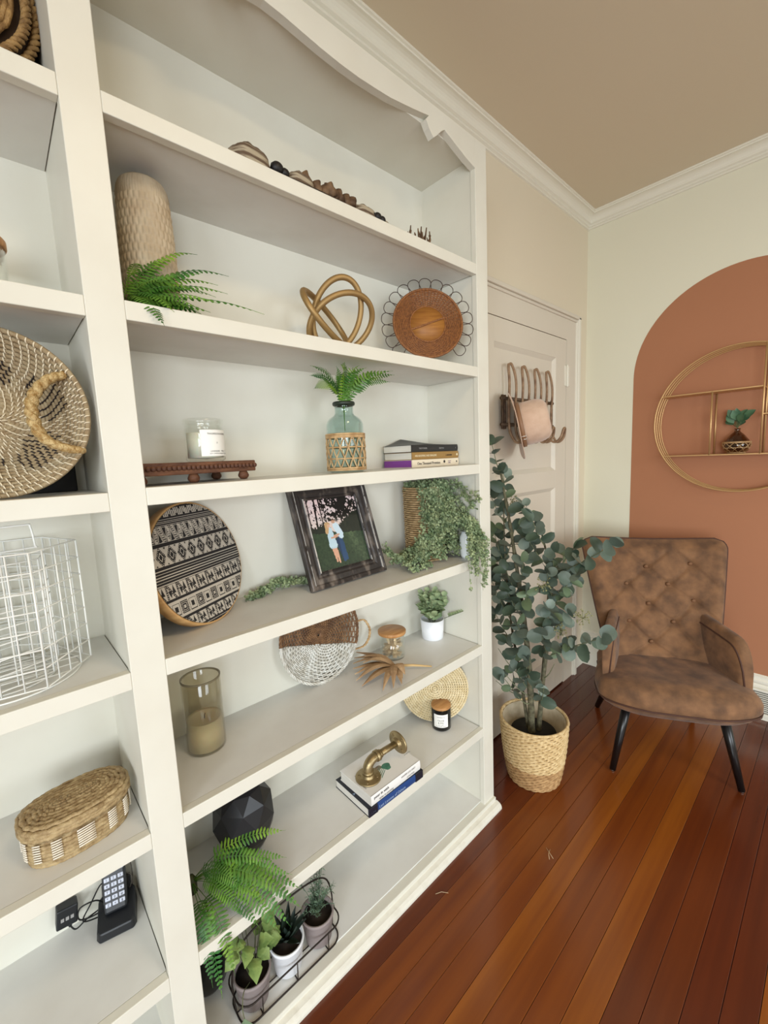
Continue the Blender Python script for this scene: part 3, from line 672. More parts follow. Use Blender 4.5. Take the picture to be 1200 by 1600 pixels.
for x0, z0, x1, z1 in ((.0135, .010, .0145, FH-.01), (.0435, .046, .0475, FH-.046), (FW-.0145, .012, FW-.0125, FH-.012), (FW-.049, .046, FW-.047, FH-.046)):
    MB().box(x0, x1, -.0155 if x0 < .02 or x1 > FW-.02 else -.0098, -.009, z0, z1).build('worn_edge', worn, t)
MB().box(.004, FW-.004, .0, .008, .004, FH-.004).build('back_board', blackmat, t)
def hsh(x, y): v = math.sin(x*127.1+y*311.7)*43758.5453; return v-math.floor(v)
def ns(x, y):
    xi, yi = math.floor(x), math.floor(y); fx, fy = x-xi, y-yi; fx = fx*fx*(3-2*fx); fy = fy*fy*(3-2*fy)
    return (hsh(xi, yi)*(1-fx)+hsh(xi+1, yi)*fx)*(1-fy)+(hsh(xi, yi+1)*(1-fx)+hsh(xi+1, yi+1)*fx)*fy
def fbm(x, y): return ns(x, y)*.5+ns(x*2.1, y*2.1)*.3+ns(x*4.3, y*4.3)*.2
def cap(px, py, ax, ay, bx, by, r0, r1):
    dx, dy = bx-ax, by-ay; tt = max(0, min(1, ((px-ax)*dx+(py-ay)*dy)/(dx*dx+dy*dy+1e-9))); return math.hypot(px-ax-dx*tt, (py-ay-dy*tt)) < r0+(r1-r0)*tt
def photo(u, v):
    # u 0..1 right, v 0..1 up : couple standing in a meadow at dusk (aspect .84)
    x, y = u, v*1.2
    C_ = lambda r, g, b: srgb(r, g, b)
    X0, Y0 = x, y; x = (X0-.44)/.91+.53; y = (Y0-.12)/.91+.26
    # man
    if cap(x, y, .545, .985, .545, 1.0, .038, .034):
        return C_(70, 48, 38) if y > 1.005 else C_(196, 150, 124)
    if cap(x, y, .425, .915, .425, .935, .036, .036) and x > .405 and y < .945: return C_(214, 168, 142)
    if cap(x, y, .405, .945, .375, .80, .045, .028) or cap(x, y, .42, .95, .44, .95, .040, .03): return C_(196, 158, 112)
    if cap(x, y, .50, .72, .60, .735, .016, .014) or cap(x, y, .44, .69, .56, .70, .016, .014): return C_(206, 156, 128)
    if cap(x, y, .575, .90, .64, .70, .062, .050) or cap(x, y, .60, .88, .665, .74, .045, .030) or cap(x, y, .665, .74, .53, .72, .03, .02): return C_(206, 224, 234)
    if cap(x, y, .43, .85, .44, .56, .052, .082) and y > .50: return C_(190, 212, 222) if not (y < .53 and (x*30 % 1) < .4) else C_(160, 184, 198)
    if cap(x, y, .60, .64, .64, .28, .058, .036) or cap(x, y, .56, .62, .60, .26, .05, .032): return C_(34, 66, 104) if x > .58 else C_(24, 50, 84)
    if cap(x, y, .47, .50, .49, .24, .030, .017) or cap(x, y, .42, .50, .445, .26, .026, .016): return C_(206, 156, 130)
    x, y = X0, Y0
    n1 = fbm(u*14, v*16); n2 = fbm(u*34+9, v*40)
    if v < .50-.08*u+.05*n1:
        g_ = .5+.9*(n2-.5)+.35*(v/.5); path = math.exp(-((u-.72-(.5-v)*.35)/.10)**2)
        return C_(20+28*g_+34*path*g_, 36+32*g_+32*path*g_, 26+20*g_+24*path*g_)
    lim = .60+.15*max(0, u-.42)*2+.10*(n1-.5)-.10*math.exp(-((u-.45)/.12)**2)
    if v < lim: b = n2; return C_(14+20*b, 20+24*b, 18+16*b)
    for tx, sl, wd_ in ((.16, .10, .016), (.27, .02, .012), (.34, -.02, .008), (.62, .08, .014), (.05, .05, .01)):
        if abs(u-tx-sl*(v-.6)) < wd_: return C_(26, 20, 22)
    dens = .44+.30*max(0, v-.72)+.16*math.exp(-((u-.66)/.22)**2)
    if n2*.65+n1*.35 < dens and v > .66 and u > .30: return C_(24, 24, 24)
    if n2 < .36: return C_(40, 34, 34)
    w = 1-v; return C_(232-20*n1, 196+10*w*2, 192+8*n1)
mb = MB(); NX, NY = 110, 132; x0, x1, z0, z1 = mw-.004, FW-mw+.004, mw-.004, FH-mw+.004
for j in range(NY):
    i = 0
    while i < NX:
        c = photo((i+.5)/NX, (j+.5)/NY)
        xa = x0+(x1-x0)*i/NX; xb = x0+(x1-x0)*(i+1)/NX; za = z0+(z1-z0)*j/NY; zb = z0+(z1-z0)*(j+1)/NY
        mb.add([(xa, -.0015, za), (xb, -.0015, za), (xb, -.0015, zb), (xa, -.0015, zb)], [(0, 1, 2, 3)], False, None, c); i += 1
mb.build('photograph', matvc('photo_print', .18, .3), t, fix=False)
MB().box(FW/2-.02, FW/2+.02, .008, .012, .02, .16, M=T((0, .010, 0)) @ RX(.0)).build('easel_leg', blackmat, t)

# trailing bead-leaf garland and pot
vine_m = mat('trailing_leaf', (152, 164, 122), .55, col2=(104, 124, 88), scale=30, vary=.35)
vine_s = mat('vine_stem', (96, 100, 66), .7)
def vine(parent, pts, nl, spread=.016, lr=.0036, name='trailing_vine', m=vine_m):
    C = cat([Vector(p) for p in pts], 6); mb = MB(); mb.tube(C, .0007, 3); n = len(C)
    for k in range(nl):
        f = R.uniform(.03, 1)*(n-1); i = min(int(f), n-2); P = C[i].lerp(C[i+1], f-i)
        d = Vector((R.uniform(-1, 1), R.uniform(-1, .7), R.uniform(-.7, 1))).normalized()*spread*R.uniform(.4, 1.1); Q = P+d
        mb.tube([P, Q], .0004, 3, cap=False)
        for q in range(3):
            c = Q-d*(q*.28)+Vector((R.uniform(-1, 1), R.uniform(-1, 1), R.uniform(-1, 1)))*lr*(1.1 if q else .2); nrm = Vector((R.uniform(-1, 1), R.uniform(-1.6, .2), R.uniform(-.2, 1.4))).normalized()
            a = nrm.orthogonal().normalized(); b = nrm.cross(a); r = lr*R.uniform(.6, 1.15)
            mb.add([c+a*r*math.cos(h)+b*r*math.sin(h) for h in (0, 1.05, 2.1, 3.14, 4.19, 5.24)], [(0, 1, 2, 3, 4, 5)])
    return mb.build(name, m, parent, fix=False)
PC = Vector((1.165, .165, S4))
t = thing('seagrass_pot', 'tall tan woven pot half hidden under the trailing plant', 'pot', tuple(PC))
mb = MB(); mb.lathe([(0, .004), (.066, .004), (.070, .25), (.064, .25), (.060, .01), (0, .01)], 40, M=T((0, 0, 0))); mb.build('liner', seagrass, t)
mb = MB(); weave(mb, lambda u: (.071+.004*u, .004+.262*u), .0036, 30, .0018, rows=34); mb.build('woven_wall', mat('tan_rush', (186, 158, 116), .7, col2=(150, 122, 82), scale=60, bump=.5), t)
mb = MB(); mb.lathe([(0, .235), (.062, .235), (0, .245)], 20); mb.build('soil', mat('dark_soil', (40, 30, 22), .95), t)
t = thing('trailing_plant', 'trailing green plant with tiny round leaves spilling from a woven pot', 'plant', tuple(PC+Vector((0, 0, .245))))
o = PC+Vector((0, 0, .245))
def cl(p): return Vector((min(p[0], 1.278 if p[1] > -.006 else 9), min(p[1], .236), max(p[2], S4+.006 if p[1] > .004 else 0)))
for k in range(78):
    a = R.uniform(-2.6, .45); q = Vector((math.cos(a), math.sin(a)*.9, 0)); top = o+q*.045+Vector((0, 0, .006)); rim = o+q*.078+Vector((0, 0, R.uniform(-.0, .028)))
    dn = R.uniform(.09, .238); mid = o+q*(.092+R.uniform(0, .02))+Vector((R.uniform(-.01, .02), 0, -dn*.5)); end = o+q*(.088+R.uniform(0, .035))+Vector((R.uniform(-.015, .03), -.005, -dn))
    if q.x < -.62 and k % 2: continue
    pts = [cl(p)-o for p in (top, rim, mid, end)]; vine(t, pts, R.randrange(80, 105), .020, .0044)
for k in range(34):   # crown
    a = R.uniform(0, 6.28); q = Vector((math.cos(a), math.sin(a), 0)); r_ = R.uniform(.02, .085); vine(t, [cl(o+Vector((0, 0, 0)))-o, cl(o+q*r_*.5+Vector((0, 0, .03)))-o, cl(o+q*r_+Vector((0, 0, R.uniform(.005, .040))))-o], 44, .018, .0042)
for k in range(26):   # along the shelf towards the picture frame
    x1_ = R.uniform(.955, 1.06); y1_ = R.uniform(.05, .17); h = R.uniform(.0, .05)
    pts = [cl((1.13, .10, S4+.10)), cl((1.08, .10+R.uniform(-.02, .03), S4+.03+h)), cl(((1.08+x1_)/2, y1_, S4+.012+h*.7)), cl((x1_, y1_, S4+.012+h*.3))]
    vine(t, [p-o for p in pts], 60, .016, .0042)
for k in range(6):
    pts = [(1.0, .12, S4+.03), (.965, .13, S4+.05), (.945+.004*k, .135+.01*k, S4+.055+.012*(k % 4))]; vine(t, [Vector(p)-o for p in pts], 22, .013)
for k in range(14):   # leaves in front of the small jar
    x_ = R.uniform(1.20, 1.27); zb = S4+R.uniform(.02, .06)
    vine(t, [Vector(p)-o for p in [(1.20, .05, S4+.17), (x_, .008, S4+.13), (x_+.004, .004, zb)]], 44, .013, .0042)
for k in range(15):   # over the front edge on the right
    x_ = R.uniform(1.17, 1.31); zb = R.uniform(.93, 1.05)
    pts = [(1.20, .06, S4+.15), (1.225+.3*(x_-1.2), .01, S4+.12), (x_, -.025, S4+.06), (x_+R.uniform(-.03, .02), -.032, zb)]
    vine(t, [Vector(p)-o for p in pts], 52, .015, .0040)
for k in range(10):   # fanning to the right
    a = R.uniform(-.9, -.2); e = Vector((1.27, R.uniform(-.02, .10), S4+R.uniform(.06, .25)))
    vine(t, [Vector((0, 0, 0)), Vector((.05, -.03, .03)), (e-o)*.85+Vector((0, 0, .03)), e-o], 60, .018, .0042)
# long garland tail lying behind the frame
t = thing('leaf_garland', 'thin leafy garland tail lying along the back left of the frame', 'garland', (.47, .22, S4))
for k in range(9):
    pts = [(0+.006*k, -.012+.006*(k % 4), .006), (.06, .000+.004*(k % 3), .010+.003*(k % 4)), (.12, .008, .014+.003*k), (.18, .004, .016), (.21, .0, .012)]
    vine(t, pts, 50, .013, .0038, name='vine')
t = thing('white_ceramic_jar', 'small white ceramic jar almost hidden behind the trailing leaves', 'jar', (1.252, .040, S4))
mb = MB(); mb.lathe([(0, 0), (.018, 0), (.023, .012), (.026, .05), (.025, .080), (.019, .092), (.018, .100), (.015, .100), (.016, .09), (.021, .075), (0, .01)], 28); mb.build('body', mat('white_ceramic', (226, 232, 232), .25), t)

# ================= shelf 5
t = thing('hurricane_candle', 'tall smoky glass hurricane with a cream candle on the left of its shelf', 'candle', (.325, .183, S5))
hr = .047; HH = .190
mb = MB(); mb.lathe([(0, 0), (hr-.004, 0), (hr, .005), (hr, HH-.002), (hr-.0015, HH), (hr-.003, HH-.002), (hr-.003, .007), (0, .005)], 64); mb.build('glass_cylinder', glassmat('smoky_glass', (238, 235, 226), 1.5, .05), t)
mb = MB(); mb.lathe([(hr-.0035, HH-.002), (hr+.0006, HH-.003), (hr+.0008, HH+.001), (hr-.002, HH+.0015)], 64, close=True); mb.build('glass_rim', mat('grey_glass_rim', (128, 118, 92), .2), t)
mb = MB(); mb.lathe([(0, .006), (hr-.0045, .0075), (hr-.0045, .082), (hr-.010, .079), (0, .077)], 48); mb.build('wax', mat('beige_wax', (232, 222, 194), .45, sub=.3), t)
mb = MB(); mb.tube([(0, 0, .077), (.001, 0, .086), (.003, 0, .090)], .0012, 5); mb.build('wick', blackmat, t)

t = place_disc('wicker_tray', 'round wicker tray, brown above and whitewashed below, with a twisted side handle', 'tray', .726, .238, S5+.151, .009, .106, .151)
wb = mat('brown_willow', (134, 98, 64), .6, col2=(96, 66, 42), scale=50, bump=.3, bscale=200); ww = mat('whitewashed_willow', (226, 224, 216), .6, col2=(190, 184, 170), scale=50, bump=.3, bscale=200)
Wc = T((0, .0, .151)) @ RY(.27); dish = lambda r: .016-.020*max(0, (r-.112)/.035)**1.5 if r > .112 else .016
CH = .030
def chord_a(r): return math.asin(min(1, CH/r)) if r > CH else PI/2
mbb = MB(); mbw = MB(); rows_w = 27
for k in range(rows_w):
    r = .010+.136*k/(rows_w-1); a_ = chord_a(r); sv = MB()
    def arc(a0, a1, mbx, k=k, r=r):
        m = max(6, int(96*(a1-a0)/(2*PI))); mbx.tube([(r*math.cos(a), .0026*math.cos(24*a+PI*(k % 2))+dish(r), r*math.sin(a)) for a in [a0+(a1-a0)*i/m for i in range(m+1)]], .0025, 4, M=Wc)
    if r <= CH: arc(-PI/2, 1.5*PI, mbb)
    else: arc(-a_, PI+a_, mbb); arc(PI+a_, 2*PI-a_, mbw)
mbb.build('brown_weave', wb, t, label='brown woven upper part'); mbw.build('white_weave', ww, t, label='white painted lower part')
for half in (0, 1):
    mb = MB()
    for k in range(48):
        a = 2*PI*(k+.5)/48; rs = [r for r in [.004+.008*q for q in range(19)] if (r*math.sin(a) > -CH) == (half == 0)]
        if len(rs) > 1: mb.tube([(r*math.cos(a), dish(r), r*math.sin(a)) for r in rs], .0019, 4, M=Wc)
    mb.build('spokes', wb if half == 0 else ww, t)
for half, m_, (aa, ab) in ((0, wb, (-.2, PI+.2)), (1, ww, (PI+.2, 2*PI-.2))):
    mb = MB()
    for s_ in range(3):
        pts = [((.149+.0028*math.cos(a*22+s_*2.1))*math.cos(a), -.004+.0028*math.sin(a*22+s_*2.1), (.149+.0028*math.cos(a*22+s_*2.1))*math.sin(a)) for a in [aa+(ab-aa)*k/150 for k in range(151)]]
        mb.tube(pts, .0026, 5, M=Wc)
    mb.build('braided_rim', m_, t)
for sx in (1,):
    mb = MB()
    for s_ in range(2):
        P_ = cat([(sx*.146, -.004, .045), (sx*.175, -.008, .050), (sx*.200, -.012, .022), (sx*.202, -.012, -.012), (sx*.184, -.008, -.040), (sx*.148, -.004, -.050)], 12); P_ = [Vector((p.x*.98, p.y, p.z)) for p in P_]
        P_ = [p+Vector((.0026*math.cos(i*.8+PI*s_), .0026*math.sin(i*.8+PI*s_), 0)) for i, p in enumerate(P_)]
        mb.tube(P_, .0028, 5, M=Wc)
    mb.build('handle', rattan, t)

t = thing('lidded_jar', 'clear glass jar with bamboo lid holding pale wooden pegs', 'jar', (.997, .190, S5))
mb = MB(); mb.lathe([(0, 0), (.041, 0), (.045, .005), (.045, .088), (.043, .088), (.043, .006), (0, .004)], 48); mb.build('jar_glass', glass_c, t)
mb = MB(); mb.lathe([(0, .086), (.0425, .086), (.0425, .0885), (.050, .0890), (.051, .091), (.051, .099), (.0495, .101), (0, .1015)], 56); mb.build('lid', wood_l, t)
pm = mat('pale_wood_peg', (224, 202, 166), .6, col2=(204, 178, 138), scale=30); p0_ = None
for k in range(26):
    if p0_ is None:
        g = MB(); g.box(-.0045, .0045, -.0032, -.0006, -.036, .036); g.box(-.0045, .0045, .0006, .0032, -.036, .036); g.box(-.005, .005, -.001, .001, .0, .006); src = g.build('peg', pm, bevel=.0006); p0_ = src; o_ = src
    else: o_ = share(src)
    lay = k//5; a = R.uniform(0, PI)
    if k % 6 == 5: rot = (R.uniform(-.3, .3), R.uniform(-.3, .3), a); loc = (.997+R.uniform(-.02, .02), .190+R.uniform(-.02, .02), S5+.043)
    else: rot = (PI/2-R.uniform(-.10, .40), 0, a); loc = (.997+R.uniform(-.004, .004), .190+R.uniform(-.004, .004), S5+.014+.0085*lay)
    o_.location = loc; o_.rotation_euler = rot
    tag(o_, 'pale wooden clothes peg inside the jar with the bamboo lid', 'peg', 'wooden pegs in the glass jar')

t = thing('dried_palm_leaf', 'dried tan palm fan lying on the shelf before the peg jar', 'leaf', (.925, .105, S5))
pmat = mat('dried_palm', (184, 152, 114), .7, col2=(154, 122, 88), scale=20, bump=.3)
hub = Vector((.925, .105, S5+.020))
for i, tp in enumerate([(.885, .262, .030), (.862, .245, .022), (.838, .222, .018), (.818, .198, .016), (.800, .165, .015), (.782, .135, .012), (.772, .095, .012), (.800, .028, .012), (.83, .012, .014), (.865, .010, .014), (.872, .200, .040), (.845, .175, .034), (.888, .030, .016), (.905, .035, .02)]):
    e = Vector((tp[0], tp[1], S5+tp[2])); d = e-hub; s_ = d.cross(Vector((0, 0, 1))).normalized(); mb = MB(); vs = []
    w = .0155 if i < 7 or i > 9 else .012; lift = .012+.006*(i % 3)
    for k in range(8):
        f = k/7; c = hub+d*f+Vector((0, 0, lift*math.sin(PI*f)))-hub; ww_ = w*math.sin(PI*min(1, .06+f*.94)**.75)+.0006; vs += [c-s_*ww_, c+Vector((0, 0, .0025)), c+s_*ww_]
    mb.add([Vector(v)+Vector((0, 0, .020)) for v in vs], [f_ for k in range(7) for f_ in ((3*k, 3*k+1, 3*k+4, 3*k+3), (3*k+1, 3*k+2, 3*k+5, 3*k+4))], False)
    o_ = mb.build('leaf_blade', pmat, t, fix=False)
    md = o_.modifiers.new('s', 'SOLIDIFY'); md.thickness = .0006
mb = MB(); mb.tube([(0, 0, .020), (.05, -.04, .016), (.10, -.078, .006)], [.0055, .0045, .0028], 6); mb.build('stalk', mat('palm_stalk', (196, 164, 112), .6), t)

leaf_m = mat('sage_leaf', (172, 186, 140), .55, col2=(124, 150, 114), scale=25, vary=.35)
def leafmesh(L_, W_, fold=.12, curl=.1, n=7, tipw=1.0):
    mb = MB(); vs = []
    for k in range(n):
        f = k/(n-1); w = W_*.5*math.sin(PI*min(1, (f*.96+.02))**tipw)+.0003; z = -curl*L_*f*f
        vs += [(f*L_, -w, z+fold*w), (f*L_, 0, z), (f*L_, w, z+fold*w)]
    mb.add(vs, [q for k in range(n-1) for q in ((3*k, 3*k+3, 3*k+4, 3*k+1), (3*k+1, 3*k+4, 3*k+5, 3*k+2))], True); return mb
def orient(P, d, nrm):
    x = Vector(d).normalized(); z = Vector(nrm); z = (z-x*z.dot(x)); z = z.normalized() if z.length > 1e-4 else x.orthogonal().normalized(); y = z.cross(x)
    return Matrix(((x.x, y.x, z.x, P[0]), (x.y, y.y, z.y, P[1]), (x.z, y.z, z.z, P[2]), (0, 0, 0, 1)))
t = thing('potted_plant', 'small green leafy plant in a plain white pot near the end panel', 'plant', (1.218, .190, S5))
mb = MB(); mb.lathe([(0, 0), (.040, 0), (.042, .002), (.0465, .078), (.0440, .078), (.0425, .068), (0, .066)], 48); mb.build('pot', mat('white_pot', (232, 234, 238), .35), t)
base_leaf = leafmesh(.031, .026, .25, .15, tipw=1.0).build('leaf', leaf_m, t, fix=False); first = True
stem_mb = MB()
for k in range(24):
    a = R.uniform(0, 6.28); tl = R.uniform(.15, 1.); h = R.uniform(.045, .130)*(1-.45*tl*tl); q = Vector((math.cos(a), math.sin(a), 0))
    P0_ = Vector((q.x*.012, q.y*.012, .068)); P1_ = Vector((q.x*.095*tl, q.y*.08*tl, .068+h))
    if 1.218+P1_.x > 1.258: P1_.x = .038
    if P1_.y > .040: P1_.y = .040
    stem_mb.tube([P0_, (P0_+P1_)/2+Vector((0, 0, .015)), P1_], .0011, 4)
    for j in range(9):
        f = .12+.88*j/8; P = P0_.lerp(P1_, f)+Vector((0, 0, .015*math.sin(PI*f))); b = j*2.4; d = Vector((math.cos(b), math.sin(b), .5+.4*f))
        if first: o_ = base_leaf; first = False
        else: o_ = share(base_leaf, parent=t)
        s_ = R.uniform(.85, 1.25)*(1.05-.3*f); o_.matrix_local = orient(P, d, (R.uniform(-.4, .4)-d.x*.5, -.5-d.y*.3, 1)) @ Matrix.Diagonal((s_, s_, s_, 1))
a_ = Vector((.03, -.03, .075)); b_ = Vector((.062, -.105, .115)); stem_mb.tube([a_, (a_+b_)/2, b_], .001, 4)
for j in range(12):
    f = .3+.7*j/11; o_ = share(base_leaf, parent=t); s_ = .62*(1.1-.4*f); o_.matrix_local = orient(a_.lerp(b_, f), (math.cos(j*PI+.6), math.sin(j*PI+.6)*.6, .6), (.1, -.6, 1)) @ Matrix.Diagonal((s_, s_, s_, 1))
stem_mb.build('stems', vine_s, t)

# ================= shelf 6
t = place_disc('woven_placemat', 'round straw placemat leaning behind the black candle', 'placemat', 1.195, .168, S6+.136, -.80, .10, .135)
straw = mat('plaited_straw', (232, 216, 178), .7, col2=(214, 194, 150), scale=60, bump=.4, bscale=200)
Pc = T((0, 0, .136)); mb = MB()
for k in range(15):
    r = .006+k*.0088
    for s_ in range(2):
        nn_ = max(12, int(r*2*PI/.0050)//4*4+4); pts = [((r+.0030*math.cos(PI*i*.5+PI*s_))*math.cos(2*PI*i/nn_), -.001+.0026*math.sin(PI*i*.5+PI*s_), (r+.0030*math.cos(PI*i*.5+PI*s_))*math.sin(2*PI*i/nn_)) for i in range(nn_)]
        mb.tube(pts, .0030, 4, closed=True, M=Pc)
mb.build('plaited_coil', straw, t)
t = thing('black_candle', 'black glass candle with wooden lid and white label', 'candle', (1.207, .158, S6))
# keep a clear gap in front of the placemat
t.location = (1.182, .126, S6)
mb = MB(); mb.lathe([(0, 0), (.033, 0), (.037, .004), (.037, .086), (.034, .086), (.034, .06), (0, .06)], 56); mb.build('tumbler', mat('black_glass', (14, 14, 14), .12), t)
mb = MB(); mb.lathe([(0, .084), (.0335, .084), (.0335, .0865), (.038, .0868), (.0382, .089), (.0382, .095), (.037, .0965), (0, .097)], 56); mb.build('lid', wood_l, t)
ac = math.atan2(-.8941-.128, 0-1.18)-.05
lab = label_patch(t, .0374, ac-.78, ac+.78, .018, .070, paper)
for s_, sz, z_ in (('HOME & CO', .0055, .058), ('OLIVE', .0095, .0435), ('& FIG', .0095, .034), ('SOY WAX', .0045, .027), ('HAND POURED CANDLE', .0038, .0215)): curved_text(lab, s_, sz, .0378, ac, z_, ink)

white_cov = mat('white_cover', (234, 232, 228), .4); navy = mat('navy_cover', (28, 30, 42), .4); blue_sp = mat('blue_spine', (34, 66, 122), .45)
b4 = book('book', 'dark book with blue spine lying under the white book', (.7003, .0035, S6+.0006), -.01, .232, .166, .0265, navy, blue_sp, page_m, 'books under the pipe fitting')
text('lettering', 'The', .013, mat('pale_blue_ink', (150, 170, 200), .6), b4, SP(.006, .007)); text('lettering', 'Last Lessons of Others', .0125, MATS['pale_blue_ink'], b4, SP(.040, .008), sx=.95)
MB().box(.0, .034, -.0038, .0014, .0, .0265).build('spine_end', navy, b4); MB().box(.198, .232, -.0038, .0014, .0, .0265).build('spine_end', navy, b4)
TP = lambda x, y, z: Matrix(((1, 0, 0, x), (0, 1, 0, y), (0, 0, 1, z), (0, 0, 0, 1)))
text('lettering', 'A', .012, MATS['pale_blue_ink'], b4, TP(.002, .08, .0266) @ RZ(-PI/2))
b5 = book('book', 'white book with a green sketch on its cover, on top of the dark book', (.713, .005, S6+.0275), .005, .214, .152, .032, white_cov, white_cov, page_m, 'books under the pipe fitting')
text('lettering', 'poor in wish', .012, ink, b5, SP(.010, .019)); text('lettering', 'tales in passing', .010, MATS['grey_lettering'], b5, SP(.030, .006)); text('lettering', 'HARPER LOU GREY', .0075, MATS['grey_lettering'], b5, SP(.125, .020)); text('lettering', 'LITTLE PRESS', .006, MATS['grey_lettering'], b5, SP(.150, .007))
text('lettering', 'slow days at', .008, MATS['grey_lettering'], b5, TP(.018, .10, .0322) @ RZ(-PI/2)); text('lettering', 'the table', .008, MATS['grey_lettering'], b5, TP(.008, .06, .0322) @ RZ(-PI/2)); text('lettering', 'A NOVEL', .007, MATS['grey_lettering'], b5, TP(.195, .05, .0322))
g = MB(); gm = mat('green_cover_print', (84, 142, 116), .5, col2=(60, 110, 92), scale=60)
g.prism([(.118+.015*math.cos(a)*(1+.2*math.sin(3*a)), .058+.016*math.sin(a)) for a in [2*PI*k/20 for k in range(20)]], .0320, .0323)
for k in range(5):
    a = PI+.1+k*.28; g.prism([(.104+.004*math.sin(a)-0, .048+.006*k), (.104-.030+.003*k, .030+.0085*k), (.104-.028+.003*k, .034+.0085*k), (.106, .052+.006*k)], .0320, .0323)
g.build('cover_sketch', gm, b5)
g = MB(); g.prism([(.085+.022*math.cos(a), .072+.012*math.sin(a)*(1+.3*math.cos(2*a))) for a in [2*PI*k/18 for k in range(18)]], .0320, .0322); g.build('cover_sketch', mat('sepia_print', (168, 150, 128), .6, col2=(120, 104, 84), scale=90), b5)
ZB = S6+.0598
t = thing('pipe_fitting', 'aged brass pipe elbow with two round flanges standing on the white book', 'ornament', (.757, .068, ZB))
def flange(M_):
    mb = MB(); mb.lathe([(0, 0), (.034, 0), (.0355, .0015), (.0355, .0045), (.034, .006), (.019, .0068), (.017, .009), (.0165, .016), (.0145, .017), (0, .017)], 48, M=M_)
    f = mb.build('flange', brass_m, t)
    for k in range(4):
        a = PI/4+k*PI/2; h = MB(); h.lathe([(.0022, .0058), (.0045, .0058), (.0042, .0076), (.0022, .0076)], 12, M=M_ @ T((.0255*math.cos(a), .0255*math.sin(a), 0)), close=True); h.build('screw_hole', brass_m, f)
dh = Vector((.88, .40, .06)).normalized(); dh = Vector((.93, -.02, .0)).normalized()
flange(Matrix.Identity(4))
e0 = Vector((0, 0, .017)); e1 = Vector((0, 0, .032)); e2 = Vector((.028, .0, .056)); 
mb = MB(); pts = [(0, 0, .014), (0, 0, .026)]+[(.026-.026*math.cos(a), 0, .030+.026*math.sin(a)) for a in [PI/2*k/10 for k in range(11)]]+[(.034, 0, .056)]
mb.tube(pts, .0135, 20); mb.tube([(.030, 0, .056), (.040, 0, .056)], .0165, 20); mb.tube([(0, 0, .016), (0, 0, .026)], .0158, 20); mb.build('elbow', brass_m, t)
mb = MB(); mb.tube([(.036, 0, .056), (.108, 0, .056)], .0098, 20); mb.tube([(.040, 0, .056), (.048, 0, .056)], .0125, 20); mb.build('nipple_pipe', brass_m, t)
flange(T((.120, 0, .056)) @ RY(-PI/2))
t.rotation_euler = (0, 0, -.03); t.scale = (1.12, 1.18, 1.0)

t = thing('faceted_vase', 'matte black faceted vase standing in the left corner of its shelf', 'vase', (.400, .178, S6))
mb = MB(); rows_ = [(.046, 0, 0), (.074, .048, .5), (.085, .100, 0), (.076, .148, .5), (.052, .182, 0), (.028, .194, 0.5)]
nf = 8; vs = []
for r, z, ph in rows_: vs += [(r*math.cos(2*PI*(k+ph)/nf), r*math.sin(2*PI*(k+ph)/nf), z) for k in range(nf)]
fs = []
for j in range(len(rows_)-1):
    for k in range(nf):
        a, b, c, d = j*nf+k, j*nf+(k+1) % nf, (j+1)*nf+k, (j+1)*nf+(k+1) % nf
        if rows_[j][2] == 0: fs += [(a, b, c), (b, d, c)]
        else: fs += [(a, b, d), (a, d, c)]
fs += [tuple(range(nf))[::-1], tuple((len(rows_)-1)*nf+k for k in range(nf))]
mb.add(vs, fs); mb.build('body', mat('matte_black_ceramic', (26, 26, 29), .34), t, bevel=.0025)
t = thing('fern_spray', 'large artificial fern spray hanging over the shelf edge below the black vase', 'plant', (.245, .150, S6))
o = Vector((.245, .150, S6))
for i, (tp, h) in enumerate([((.462, .06, .452), .12), ((.445, .03, .405), .10), ((.44, -.005, .385), .10), ((.452, -.025, .350), .14), ((.442, -.040, .315), .16), ((.405, -.045, .300), .16), ((.375, -.05, .315), .14), ((.335, -.03, .345), .10),
                             ((.238, -.030, .250), .12), ((.268, -.035, .285), .12), ((.222, -.025, .29), .10), ((.40, .0, .385), .12), ((.36, -.01, .385), .10), ((.31, -.01, .378), .10), ((.425, .02, .39), .16), ((.43, -.045, .335), .18), ((.33, .03, .40), .12)]):
    d = Vector(tp)-o; h *= .45; m1 = d*.3+Vector((0, 0, .02+h*.75)); m2 = d*.68+Vector((0, 0, h*.8)); m1.z = max(m1.z, .035); m2.z = max(m2.z, .03 if (o+m2).y > 0 else -9)
    frond(t, [(0, 0, .030), m1, m2, d], .026, (fern_d, fern_g)[(i*5) % 3 == 0], n=21, stem_part=.28, up=(-.1, -.6, .8), droop=.10)
g = MB(); g.lathe([(0, 0), (.012, 0), (.013, .03), (.006, .045), (0, .045)], 10); g.build('stem_bundle', fern_st, t)

# ================= shelf 7 (bottom)
t = thing('wire_plant_caddy', 'dark wire caddy with an arched handle carrying three small pots', 'basket', (.442, .066, S7))
wi = mat('bronze_wire', (52, 44, 40), .45, .6)
def rrect(hx, hy, r, z, n=6):
    out = []
    for cx, cy, a0 in ((hx-r, hy-r, 0), (-hx+r, hy-r, PI/2), (-hx+r, -hy+r, PI), (hx-r, -hy+r, 1.5*PI)):
        out += [(cx+r*math.cos(a0+PI/2*k/n), cy+r*math.sin(a0+PI/2*k/n), z) for k in range(n+1)]
    return out
for z, r_ in ((.0025, .0022), (.062, .0022)): mb = MB(); mb.tube(rrect(.148 if z < .01 else .152, .050 if z < .01 else .054, .034, z), r_, 6, closed=True); mb.build('wire_rail', wi, t)
for x_ in (-.10, 0, .10):
    mb = MB(); mb.tube([(x_, -.054, .062), (x_, -.050, .0025), (x_, .050, .0025), (x_, .054, .062)], .0016, 5); mb.build('cross_wire', wi, t)
